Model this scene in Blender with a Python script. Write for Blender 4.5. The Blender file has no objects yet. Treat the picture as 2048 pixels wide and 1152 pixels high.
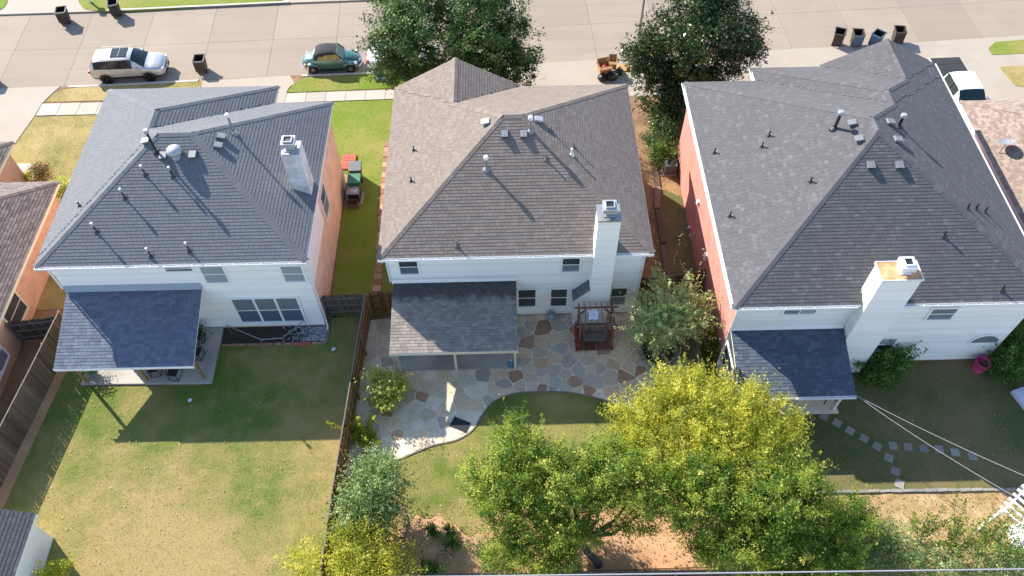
import bpy, math, random
import numpy as np
from mathutils import Vector, Matrix

# ------------------------------------------------------------------ camera, sky, sun, exposure
FPX, PITCH, ROLL, YAW, CAMH = 1589.4, 0.942415, -0.01807, 0.005465, 33.6
SUN_EL, SUN_AZ = math.radians(33.9), math.radians(-45.0)      # azimuth from +Y towards +X
SUN_STRENGTH, SKY_STRENGTH, EXPOSURE = 4.8, 0.15, 1.12
scene = bpy.context.scene
col = scene.collection
_cp, _sp, _cy, _sy = math.cos(PITCH), math.sin(PITCH), math.cos(YAW), math.sin(YAW)
FW = Vector((_sy*_cp, _cy*_cp, -_sp)); _rt = Vector((_cy, -_sy, 0)); _up = _rt.cross(FW)
RT = _rt*math.cos(ROLL) + _up*math.sin(ROLL); UP = -_rt*math.sin(ROLL) + _up*math.cos(ROLL)
CAM = Vector((0, 0, CAMH))
cd = bpy.data.cameras.new('camera'); cam = bpy.data.objects.new('camera', cd); col.objects.link(cam)
cd.sensor_width = 36; cd.lens = 36*FPX/2048; cd.clip_start = 0.5; cd.clip_end = 600
cam.matrix_world = Matrix(((RT.x, UP.x, -FW.x, 0), (RT.y, UP.y, -FW.y, 0), (RT.z, UP.z, -FW.z, CAMH), (0, 0, 0, 1)))
scene.camera = cam
w = bpy.data.worlds.new('World'); scene.world = w; w.use_nodes = True
nt = w.node_tree
sky = nt.nodes.new('ShaderNodeTexSky'); sky.sky_type = 'NISHITA'; sky.sun_disc = False
sky.sun_elevation = SUN_EL; sky.sun_rotation = SUN_AZ; sky.altitude = 200; sky.air_density = 1.0; sky.dust_density = 0.3; sky.ozone_density = 2.0
nt.links.new(sky.outputs[0], nt.nodes['Background'].inputs[0]); nt.nodes['Background'].inputs[1].default_value = SKY_STRENGTH
sl = bpy.data.lights.new('sun', 'SUN'); sl.energy = SUN_STRENGTH; sl.angle = math.radians(0.5); sl.color = (1.0, 0.93, 0.82)
so = bpy.data.objects.new('sun', sl); col.objects.link(so)
TOSUN = Vector((math.sin(SUN_AZ)*math.cos(SUN_EL), math.cos(SUN_AZ)*math.cos(SUN_EL), math.sin(SUN_EL)))
so.rotation_euler = TOSUN.to_track_quat('Z', 'Y').to_euler(); so.location = TOSUN*80
vs = scene.view_settings; vs.view_transform = 'Standard'; vs.look = 'None'; vs.exposure = EXPOSURE; vs.gamma = 1; vs.use_curve_mapping = False

# ------------------------------------------------------------------ survey helpers: a sight line met with a level, a wall plane or a roof
def sight(x, y): return FW + RT*((x-1024)/FPX) - UP*((y-576)/FPX)
def at(x, y, z=0.0):
    d = sight(x, y); return CAM + d*((z-CAM.z)/d.z)
def atY(x, y, Y):
    d = sight(x, y); return CAM + d*(Y/d.y)
def atX(x, y, X):
    d = sight(x, y); return CAM + d*(X/d.x)
def hit(x, y, zf):
    lo, hi = 0.0, 12.0
    for _ in range(50):
        m = (lo+hi)/2; p = at(x, y, m)
        if zf(p.x, p.y) < m: hi = m
        else: lo = m
    return at(x, y, (lo+hi)/2)
def S(r, g, b):
    f = lambda c: ((c/255+0.055)/1.055)**2.4 if c > 10 else c/255/12.92
    return (f(r), f(g), f(b), 1)

# ------------------------------------------------------------------ materials
def newmat(name):
    m = bpy.data.materials.new(name); m.use_nodes = True
    n = m.node_tree.nodes; b = n['Principled BSDF']
    return m, m.node_tree, n, m.node_tree.links, b
def mixc(n, l, fac, a, b, mode='MIX'):
    x = n.new('ShaderNodeMix'); x.data_type = 'RGBA'; x.blend_type = mode
    for s, v in ((0, fac), (6, a), (7, b)):
        if isinstance(v, (int, float)): x.inputs[s].default_value = v
        elif isinstance(v, tuple): x.inputs[s].default_value = v
        else: l.new(v, x.inputs[s])
    return x.outputs[2]
def math_(n, l, op, a, b=0.0, clamp=False):
    x = n.new('ShaderNodeMath'); x.operation = op; x.use_clamp = clamp
    for s, v in ((0, a), (1, b)):
        if isinstance(v, (int, float)): x.inputs[s].default_value = v
        else: l.new(v, x.inputs[s])
    return x.outputs[0]
def noise(n, l, vec, scale, detail=3, rough=0.6):
    x = n.new('ShaderNodeTexNoise'); x.inputs['Scale'].default_value = scale; x.inputs['Detail'].default_value = detail
    x.inputs['Roughness'].default_value = rough; l.new(vec, x.inputs['Vector']); return x.outputs[0]
def ramp(n, l, fac, stops, interp='LINEAR'):
    x = n.new('ShaderNodeValToRGB'); x.color_ramp.interpolation = interp
    e = x.color_ramp.elements
    while len(e) < len(stops): e.new(0.5)
    for k, (p, c) in enumerate(stops): e[k].position = p; e[k].color = c
    l.new(fac, x.inputs[0]); return x.outputs[0]
def sc(c, k): return (c[0]*k, c[1]*k, c[2]*k, 1)
def bump(n, l, b, h, strength=0.3, dist=0.02):
    x = n.new('ShaderNodeBump'); x.inputs['Strength'].default_value = strength; x.inputs['Distance'].default_value = dist
    l.new(h, x.inputs['Height']); l.new(x.outputs[0], b.inputs['Normal'])
M = {}
def surf(name, c, rough=0.7, var=0.12, scale=3.0, fine=30.0, bmp=0.0, metal=0.0, c2=None, spec=0.5, big=None, coat=0.0):
    """a plain surface with worn, uneven colour"""
    m, t, n, l, b = newmat(name)
    g = n.new('ShaderNodeNewGeometry').outputs['Position']
    a = noise(n, l, g, scale, 4); f = noise(n, l, g, fine, 2)
    lo, hi = sc(c, 1-var), sc(c2 or c, 1+var)
    r = ramp(n, l, a, [(0.3, lo), (0.7, hi)])
    r = mixc(n, l, math_(n, l, 'MULTIPLY', f, 0.5), r, sc(c, 1-2*var))
    if big:
        q = noise(n, l, g, big[0], 3); k = ramp(n, l, q, [(0.45, (0, 0, 0, 1)), (0.62, (1, 1, 1, 1))])
        r = mixc(n, l, math_(n, l, 'MULTIPLY', k, big[2]), r, big[1])
    l.new(r, b.inputs['Base Color']); b.inputs['Roughness'].default_value = rough; b.inputs['Metallic'].default_value = metal
    b.inputs['Specular IOR Level'].default_value = spec; b.inputs['Coat Weight'].default_value = coat
    if bmp: bump(n, l, b, f, bmp, 0.02)
    M[name] = m; return m
def vary(name, stops, rough=0.8, grain=(40, 0.25), bmp=0.3, spec=0.3, wash=None, streak=None, algae=None):
    """alike pieces, each of its own shade: attribute 'shade' on joined pieces, object random on single ones"""
    m, t, n, l, b = newmat(name)
    at_ = n.new('ShaderNodeAttribute'); at_.attribute_name = 'shade'
    oi = n.new('ShaderNodeObjectInfo').outputs['Random']
    v = math_(n, l, 'FRACT', math_(n, l, 'ADD', at_.outputs['Fac'], oi))
    r = ramp(n, l, v, stops)
    g = n.new('ShaderNodeNewGeometry').outputs['Position']
    f = noise(n, l, g, grain[0], 3)
    r = mixc(n, l, grain[1], r, ramp(n, l, f, [(0.3, (0.15, 0.15, 0.15, 1)), (0.7, (1, 1, 1, 1))]), 'MULTIPLY')
    if wash:
        q = noise(n, l, g, wash[0], 4)
        r = mixc(n, l, math_(n, l, 'MULTIPLY', ramp(n, l, q, [(0.4, (0, 0, 0, 1)), (0.65, (1, 1, 1, 1))]), wash[2]), r, wash[1])
    if algae:                                                       # black algae staining along the top courses, ragged lower edge
        sp = n.new('ShaderNodeSeparateXYZ'); l.new(g, sp.inputs[0]); v = math_(n, l, 'ADD', sp.outputs[1], math_(n, l, 'MULTIPLY', noise(n, l, g, 2.2, 5, .7), 1.4))
        r = mixc(n, l, math_(n, l, 'MULTIPLY', ramp(n, l, math_(n, l, 'SUBTRACT', v, algae+.2), [(0.3, (0, 0, 0, 1)), (0.75, (1, 1, 1, 1))]), .8), r, S(52, 54, 58))
    if streak:                                                      # tyre wear, drips and hairline cracks
        mp = n.new('ShaderNodeMapping'); l.new(g, mp.inputs[0]); mp.inputs['Scale'].default_value = (.06, 1.6, 1); mp.inputs['Rotation'].default_value = (0, 0, -.046)
        q = noise(n, l, mp.outputs[0], 1.0, 4, .65); r = mixc(n, l, math_(n, l, 'MULTIPLY', ramp(n, l, q, [(0.5, (0, 0, 0, 1)), (0.72, (1, 1, 1, 1))]), .35), r, streak)
        q = noise(n, l, g, 1.4, 5, .8); r = mixc(n, l, math_(n, l, 'MULTIPLY', ramp(n, l, q, [(0.66, (0, 0, 0, 1)), (0.74, (1, 1, 1, 1))]), .3), r, sc(streak, .75))
    l.new(r, b.inputs['Base Color']); b.inputs['Roughness'].default_value = rough; b.inputs['Specular IOR Level'].default_value = spec
    if bmp: bump(n, l, b, f, bmp, 0.01)
    M[name] = m; return m
def leafmat(name, stops, trans=0.35, rough=0.5, tcol=1.3):
    m, t, n, l, b = newmat(name)
    at_ = n.new('ShaderNodeAttribute'); at_.attribute_name = 'shade'
    r = ramp(n, l, at_.outputs['Fac'], stops)
    l.new(r, b.inputs['Base Color']); b.inputs['Roughness'].default_value = rough; b.inputs['Specular IOR Level'].default_value = 0.35
    tr = n.new('ShaderNodeBsdfTranslucent'); l.new(mixc(n, l, 1.0, r, (tcol, tcol, tcol*0.6, 1), 'MULTIPLY'), tr.inputs[0])
    mx = n.new('ShaderNodeMixShader'); mx.inputs[0].default_value = trans
    l.new(b.outputs[0], mx.inputs[1]); l.new(tr.outputs[0], mx.inputs[2]); l.new(mx.outputs[0], n['Material Output'].inputs[0])
    M[name] = m; return m
def lawnmat(name, green, straw, soil, bias=0.5, blade=False, moist=None):
    """patchy turf: green, straw and bare patches with shapes of their own"""
    m, t, n, l, b = newmat(name)
    g = n.new('ShaderNodeNewGeometry').outputs['Position']
    a = noise(n, l, g, 0.16, 4, 0.62); a2 = noise(n, l, g, 1.1, 4, 0.7); f = noise(n, l, g, 7.0, 5, 0.75); ff = noise(n, l, g, 26.0, 4, 0.8)
    v = math_(n, l, 'ADD', math_(n, l, 'MULTIPLY', a, 1.15), math_(n, l, 'MULTIPLY', a2, 0.34))
    v = math_(n, l, 'ADD', v, math_(n, l, 'MULTIPLY', f, 0.18))
    v = math_(n, l, 'SUBTRACT', v, 0.335)
    if moist:                                                       # greener towards the house, drier out in the open
        sp = n.new('ShaderNodeSeparateXYZ'); l.new(g, sp.inputs[0]); mr = n.new('ShaderNodeMapRange'); mr.interpolation_type = 'SMOOTHSTEP'
        l.new(sp.outputs[1], mr.inputs[0]); mr.inputs[1].default_value = moist[0]; mr.inputs[2].default_value = moist[1]; mr.inputs[3].default_value = moist[2]; mr.inputs[4].default_value = -moist[2]
        v = math_(n, l, 'ADD', v, mr.outputs[0])
    r = ramp(n, l, v, [(bias-0.16, green), (bias+0.14, straw)])
    k = ramp(n, l, math_(n, l, 'ADD', math_(n, l, 'MULTIPLY', a2, 0.6), math_(n, l, 'MULTIPLY', f, 0.4)), [(0.55, (0, 0, 0, 1)), (0.68, (1, 1, 1, 1))])
    r = mixc(n, l, math_(n, l, 'MULTIPLY', k, 0.4), r, soil)
    r = mixc(n, l, 0.6, r, ramp(n, l, ff, [(0.28, (0.6, 0.6, 0.58, 1)), (0.72, (1.24, 1.24, 1.22, 1))]), 'MULTIPLY')
    if blade:
        at_ = n.new('ShaderNodeAttribute'); at_.attribute_name = 'shade'
        r = mixc(n, l, 1.0, r, ramp(n, l, at_.outputs['Fac'], [(0, (0.85, 0.88, 0.82, 1)), (1, (1.22, 1.2, 1.15, 1))]), 'MULTIPLY')
    l.new(r, b.inputs['Base Color']); b.inputs['Roughness'].default_value = 0.9; b.inputs['Specular IOR Level'].default_value = 0.1
    if not blade: bump(n, l, b, math_(n, l, 'ADD', f, ff), 0.22, 0.03)
    M[name] = m; return m
def glassmat(name, c, rough=0.08):
    m, t, n, l, b = newmat(name)
    b.inputs['Base Color'].default_value = c; b.inputs['Roughness'].default_value = rough; b.inputs['Specular IOR Level'].default_value = 0.7
    M[name] = m; return m
def brickmat(name, c, c2, mortar):
    m, t, n, l, b = newmat(name)
    g = n.new('ShaderNodeNewGeometry').outputs['Position']
    s = n.new('ShaderNodeSeparateXYZ'); l.new(g, s.inputs[0]); cb = n.new('ShaderNodeCombineXYZ')
    l.new(math_(n, l, 'ADD', s.outputs[0], s.outputs[1]), cb.inputs[0]); l.new(s.outputs[2], cb.inputs[1])
    br = n.new('ShaderNodeTexBrick'); l.new(cb.outputs[0], br.inputs['Vector'])
    br.inputs['Color1'].default_value = c; br.inputs['Color2'].default_value = c2; br.inputs['Mortar'].default_value = mortar
    br.inputs['Scale'].default_value = 1; br.inputs['Mortar Size'].default_value = 0.008; br.inputs['Brick Width'].default_value = 0.22; br.inputs['Row Height'].default_value = 0.075
    q = noise(n, l, g, 1.2, 4)
    r = mixc(n, l, 0.5, br.outputs[0], ramp(n, l, q, [(0.3, (0.6, 0.6, 0.6, 1)), (0.7, (1.1, 1.1, 1.1, 1))]), 'MULTIPLY')
    l.new(r, b.inputs['Base Color']); b.inputs['Roughness'].default_value = 0.9; bump(n, l, b, br.outputs['Fac'], -0.3, 0.01)
    M[name] = m; return m

surf('white_paint', S(243, 240, 236), 0.6, 0.04, 0.8, 20)
surf('white_siding', S(244, 240, 235), 0.65, 0.045, 0.6, 14, big=(0.5, S(234, 228, 220), 0.3))
surf('cream_paint', S(226, 220, 196), 0.6, 0.06, 2, 25)
surf('grey_chase', S(212, 213, 217), 0.6, 0.08, 1.5, 25, big=(2.0, S(140, 130, 120), 0.4))
surf('concrete', S(165, 154, 140), 0.85, 0.05, 0.5, 22, bmp=0.15, big=(0.35, S(155, 142, 126), 0.5))
surf('road_concrete', S(184, 169, 152), 0.85, 0.05, 0.35, 18, bmp=0.12, big=(0.22, S(164, 150, 135), 0.45))
surf('walk_concrete', S(190, 182, 169), 0.85, 0.05, 0.6, 25, bmp=0.12, big=(0.5, S(167, 158, 144), 0.4))
surf('patio_concrete', S(176, 170, 162), 0.8, 0.06, 0.6, 25, bmp=0.1, big=(0.5, S(120, 116, 110), 0.5))
surf('tar', S(70, 64, 58), 0.9, 0.2, 5, 40)
surf('soil', S(120, 90, 66), 0.95, 0.2, 1.2, 12, bmp=0.5, c2=S(150, 120, 88), big=(0.4, S(150, 128, 84), 0.5))
surf('red_soil', S(188, 144, 106), 0.95, 0.14, 0.8, 14, bmp=0.5, c2=S(202, 163, 124), big=(0.6, S(165, 125, 90), 0.6))
surf('litter', S(168, 138, 100), 0.95, 0.25, 2.5, 22, bmp=0.7, c2=S(186, 160, 118), big=(0.7, S(140, 116, 70), 0.7))
surf('dark_soil', S(66, 56, 46), 0.95, 0.3, 3, 25, bmp=0.6)
surf('mortar', S(235, 217, 191), 0.9, 0.08, 1.5, 22, bmp=0.2, big=(0.6, S(196, 177, 152), 0.5))
surf('timber', S(110, 86, 62), 0.9, 0.2, 3, 25, bmp=0.3)
surf('grey_timber', S(120, 112, 104), 0.9, 0.18, 3, 25, bmp=0.3)
surf('red_timber', S(136, 90, 76), 0.8, 0.2, 3, 25, bmp=0.3)
surf('red_paint', S(150, 30, 32), 0.6, 0.12, 3, 25)
surf('post_timber', S(150, 120, 74), 0.85, 0.15, 3, 25)
surf('black_metal', S(38, 37, 38), 0.5, 0.15, 6, 40)
surf('grey_metal', S(150, 152, 154), 0.4, 0.1, 6, 40, metal=0.4)
surf('galv', S(172, 176, 180), 0.42, 0.1, 6, 40, metal=0.3)
surf('vent_metal', S(128, 130, 133), 0.5, 0.1, 6, 40, metal=0.2)
surf('white_metal', S(232, 232, 232), 0.45, 0.05, 6, 40)
surf('rust', S(206, 144, 92), 0.8, 0.2, 3, 25, c2=S(224, 178, 130))
surf('flash_blue', S(150, 160, 172), 0.5, 0.05, 2, 20)
surf('bin_black', S(52, 48, 46), 0.6, 0.12, 4, 30)
surf('bin_brown', S(74, 64, 56), 0.6, 0.12, 4, 30)
surf('bin_inside', S(20, 18, 18), 0.9, 0.1, 4, 30)
surf('bin_blue', S(70, 96, 118), 0.55, 0.12, 4, 30)
surf('bin_green', S(34, 108, 76), 0.55, 0.12, 4, 30)
surf('grey_plastic', S(90, 94, 98), 0.55, 0.1, 4, 30)
surf('pink_plastic', S(196, 62, 112), 0.5, 0.12, 3, 25)
surf('blue_plastic', S(72, 128, 160), 0.4, 0.1, 3, 25)
surf('cardboard', S(178, 136, 92), 0.85, 0.1, 3, 25)
surf('bag_black', S(22, 22, 26), 0.4, 0.1, 3, 25)
surf('cloth_white', S(214, 214, 226), 0.9, 0.05, 4, 30)
surf('mat_black', S(48, 52, 60), 0.9, 0.12, 6, 60, bmp=0.3)
surf('brick_red', S(178, 98, 82), 0.9, 0.14, 4, 30)
surf('edging', S(132, 122, 110), 0.9, 0.15, 3, 25, bmp=0.3)
surf('bark', S(92, 80, 70), 0.95, 0.25, 4, 25, bmp=0.6)
surf('bark_light', S(134, 122, 108), 0.95, 0.2, 4, 25, bmp=0.5)
surf('tyre', S(30, 29, 28), 0.85, 0.1, 6, 40)
surf('rim', S(168, 170, 172), 0.35, 0.05, 6, 40, metal=0.7)
surf('dark_rim', S(90, 88, 86), 0.4, 0.05, 6, 40, metal=0.5)
surf('chrome', S(214, 214, 216), 0.15, 0.03, 6, 40, metal=0.9)
surf('black_trim', S(34, 33, 33), 0.6, 0.08, 6, 40)
surf('soft_top', S(46, 46, 50), 0.9, 0.08, 3, 40, bmp=0.2)
surf('suv_paint', S(184, 184, 183), 0.3, 0.02, 2, 20, metal=0.45, coat=0.6)
surf('teal_paint', S(78, 116, 112), 0.32, 0.02, 2, 20, metal=0.45, coat=0.6)
surf('truck_paint', S(232, 232, 232), 0.35, 0.02, 2, 20, coat=0.5)
surf('tail_red', S(170, 26, 32), 0.3, 0.03, 4, 30)
surf('amber', S(210, 110, 40), 0.3, 0.03, 4, 30)
surf('lamp_glass', S(206, 210, 212), 0.15, 0.03, 4, 30)
surf('seat_tan', S(150, 136, 86), 0.8, 0.05, 4, 30)
surf('wire', S(150, 150, 156), 0.5, 0.05, 4, 30)
glassmat('car_glass', S(18, 21, 24), 0.1); glassmat('truck_glass', S(14, 40, 38)); glassmat('dark_glass', S(58, 62, 68), 0.12)
glassmat('blind_glass', S(150, 160, 164), 0.2); glassmat('screen_glass', S(116, 124, 132), 0.35); glassmat('mid_glass', S(88, 104, 120), 0.15)
brickmat('tan_brick', S(196, 144, 118), S(210, 164, 140), S(216, 190, 170))
brickmat('pale_brick', S(232, 190, 168), S(240, 206, 188), S(240, 222, 208))
brickmat('red_brick_wall', S(194, 122, 110), S(208, 140, 128), S(210, 160, 148))
vary('siding_paint', [(0, S(236, 231, 226)), (0.5, S(243, 239, 234)), (1, S(248, 245, 241))], 0.65, (12, 0.06), 0.0, 0.4, wash=(0.5, S(232, 226, 218), 0.3))
vary('shingle_grey_shaded', [(0, S(94, 101, 114)), (0.5, S(104, 111, 124)), (1, S(114, 121, 134))], 0.85, (60, 0.2), 0.1, 0.2)  # grey patio shingles with the blue of skylit shade mixed into their colour
vary('shingle_char_shaded', [(0, S(76, 84, 98)), (0.6, S(84, 92, 106)), (1, S(98, 106, 120))], 0.85, (60, 0.2), 0.1, 0.2)  # charcoal patio shingles, the shadow's blue tone painted into the base colour
def g3(c, k=0.22): return [(0.0, sc(c, 1-k)), (0.5, c), (1.0, sc(c, 1+k))]
vary('shingle_grey', g3(S(114, 115, 119), 0.08), 0.85, (60, 0.2), 0.1, 0.2, wash=(0.35, S(104, 106, 111), 0.3))
vary('shingle_brown', [(0, S(123, 110, 103)), (0.5, S(129, 118, 109)), (1, S(138, 126, 118))], 0.85, (60, 0.2), 0.1, 0.2, wash=(0.35, S(120, 109, 103), 0.25))
vary('shingle_char', [(0, S(90, 89, 90)), (0.7, S(96, 95, 97)), (0.92, S(101, 100, 102)), (1, S(109, 108, 111))], 0.85, (60, 0.2), 0.1, 0.2, wash=(0.35, S(90, 89, 92), 0.25))
vary('shingle_old', [(0, S(98, 88, 86)), (0.5, S(118, 106, 102)), (1, S(136, 122, 116))], 0.8, (60, 0.25), 0.4, 0.3)
vary('shingle_tan', [(0, S(128, 112, 102)), (0.5, S(148, 130, 118)), (1, S(164, 148, 136))], 0.8, (60, 0.25), 0.4, 0.3)
vary('shingle_patio', [(0, S(130, 120, 113)), (0.5, S(143, 132, 124)), (1, S(155, 145, 135))], 0.82, (60, 0.2), 0.15, 0.25, algae=21.75)
vary('picket_grey', [(0, S(92, 76, 62)), (0.5, S(114, 96, 80)), (1, S(136, 116, 98))], 0.9, (25, 0.4), 0.3)
vary('picket_brown', [(0, S(120, 80, 50)), (0.5, S(140, 98, 64)), (1, S(158, 116, 80))], 0.9, (25, 0.4), 0.3)
vary('picket_dark', [(0, S(70, 64, 60)), (0.5, S(86, 80, 74)), (1, S(102, 94, 86))], 0.9, (25, 0.4), 0.3)
vary('flagstone', [(0, S(223, 195, 161)), (0.2, S(240, 212, 175)), (0.34, S(203, 185, 163)), (0.46, S(190, 181, 167)), (0.62, S(231, 197, 159)), (0.69, S(182, 138, 108)), (0.74, S(166, 124, 100)), (0.79, S(212, 189, 163)), (0.9, S(173, 164, 155)), (1, S(229, 200, 163))], 0.75, (6, 0.3), 0.25, 0.35, wash=(2.5, S(205, 176, 143), 0.22))
vary('flagstone_pale', [(0, S(223, 201, 171)), (0.4, S(235, 212, 182)), (0.75, S(219, 203, 182)), (1, S(240, 214, 182))], 0.75, (6, 0.3), 0.2, 0.35, wash=(1.6, S(213, 190, 158), 0.4))
vary('paver', [(0, S(135, 131, 126)), (1, S(160, 155, 148))], 0.85, (20, 0.3), 0.2)
vary('gravel', [(0, S(110, 112, 118)), (0.5, S(160, 160, 164)), (1, S(210, 208, 206))], 0.8, (40, 0.2), 0.1)
vary('edge_brick', [(0, S(140, 100, 80)), (0.5, S(168, 132, 108)), (1, S(190, 160, 136))], 0.9, (20, 0.3), 0.3)
vary('deck_board', [(0, S(110, 70, 56)), (0.5, S(130, 88, 72)), (1, S(150, 108, 92))], 0.85, (25, 0.3), 0.3)
vary('road_slab', [(0, S(148, 134, 120)), (0.5, S(155, 141, 125)), (1, S(160, 145, 130))], 0.85, (9, 0.14), 0.12, 0.3, wash=(0.25, S(141, 127, 113), 0.5), streak=S(128, 115, 101))
vary('walk_slab', [(0, S(170, 161, 149)), (0.5, S(179, 172, 158)), (1, S(186, 179, 167))], 0.85, (9, 0.14), 0.12, 0.3, wash=(0.4, S(162, 154, 140), 0.4))
lawnmat('turf_back', S(96, 114, 50), S(160, 140, 94), S(162, 136, 98), 0.52, False, (12, 20, .06))
lawnmat('turf_back_blade', S(98, 116, 50), S(162, 142, 94), S(164, 138, 98), 0.52, True, (12, 20, .06))
lawnmat('turf_green', S(112, 134, 50), S(148, 142, 82), S(138, 116, 80), 0.56)
lawnmat('turf_green_blade', S(116, 138, 50), S(152, 146, 82), S(140, 118, 80), 0.56, True)
lawnmat('turf_dry', S(126, 122, 68), S(176, 156, 108), S(176, 150, 112), 0.46)
lawnmat('turf_dry_blade', S(128, 126, 66), S(180, 160, 108), S(178, 154, 112), 0.46, True)
lawnmat('turf_dull', S(92, 98, 58), S(130, 114, 84), S(122, 100, 78), 0.52)
lawnmat('turf_dull_blade', S(94, 104, 56), S(136, 120, 86), S(126, 104, 80), 0.52, True)
leafmat('leaf_oak', [(0, S(36, 60, 30)), (0.5, S(58, 88, 38)), (0.85, S(96, 124, 56)), (1, S(150, 170, 110))], 0.25)
leafmat('leaf_magnolia', [(0, S(32, 50, 24)), (0.55, S(50, 74, 34)), (0.85, S(88, 104, 52)), (1, S(146, 120, 68))], 0.15, 0.22)
leafmat('leaf_elm', [(0, S(52, 80, 32)), (0.45, S(102, 130, 46)), (0.8, S(170, 178, 76)), (1, S(218, 210, 128))], 0.5, tcol=1.6)
leafmat('leaf_yellow', [(0, S(94, 110, 38)), (0.45, S(160, 164, 60)), (0.88, S(212, 204, 92)), (1, S(230, 214, 130))], 0.5, tcol=1.6)
leafmat('leaf_green', [(0, S(60, 92, 38)), (0.5, S(88, 120, 50)), (1, S(134, 154, 76))], 0.4)
leafmat('leaf_grey', [(0, S(78, 104, 56)), (0.5, S(118, 142, 80)), (1, S(190, 198, 140))], 0.35)
leafmat('leaf_myrtle', [(0, S(122, 150, 94)), (0.5, S(170, 190, 128)), (0.85, S(228, 226, 166)), (1, S(226, 196, 120))], 0.4)
leafmat('leaf_lime', [(0, S(142, 156, 42)), (0.6, S(188, 190, 64)), (1, S(216, 206, 90))], 0.5)
leafmat('leaf_pale', [(0, S(128, 148, 56)), (0.6, S(192, 194, 104)), (1, S(224, 214, 144))], 0.45)
leafmat('petal', [(0, S(80, 112, 46)), (0.6, S(106, 130, 56)), (0.62, S(200, 100, 94)), (1, S(220, 130, 120))], 0.3)

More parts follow.
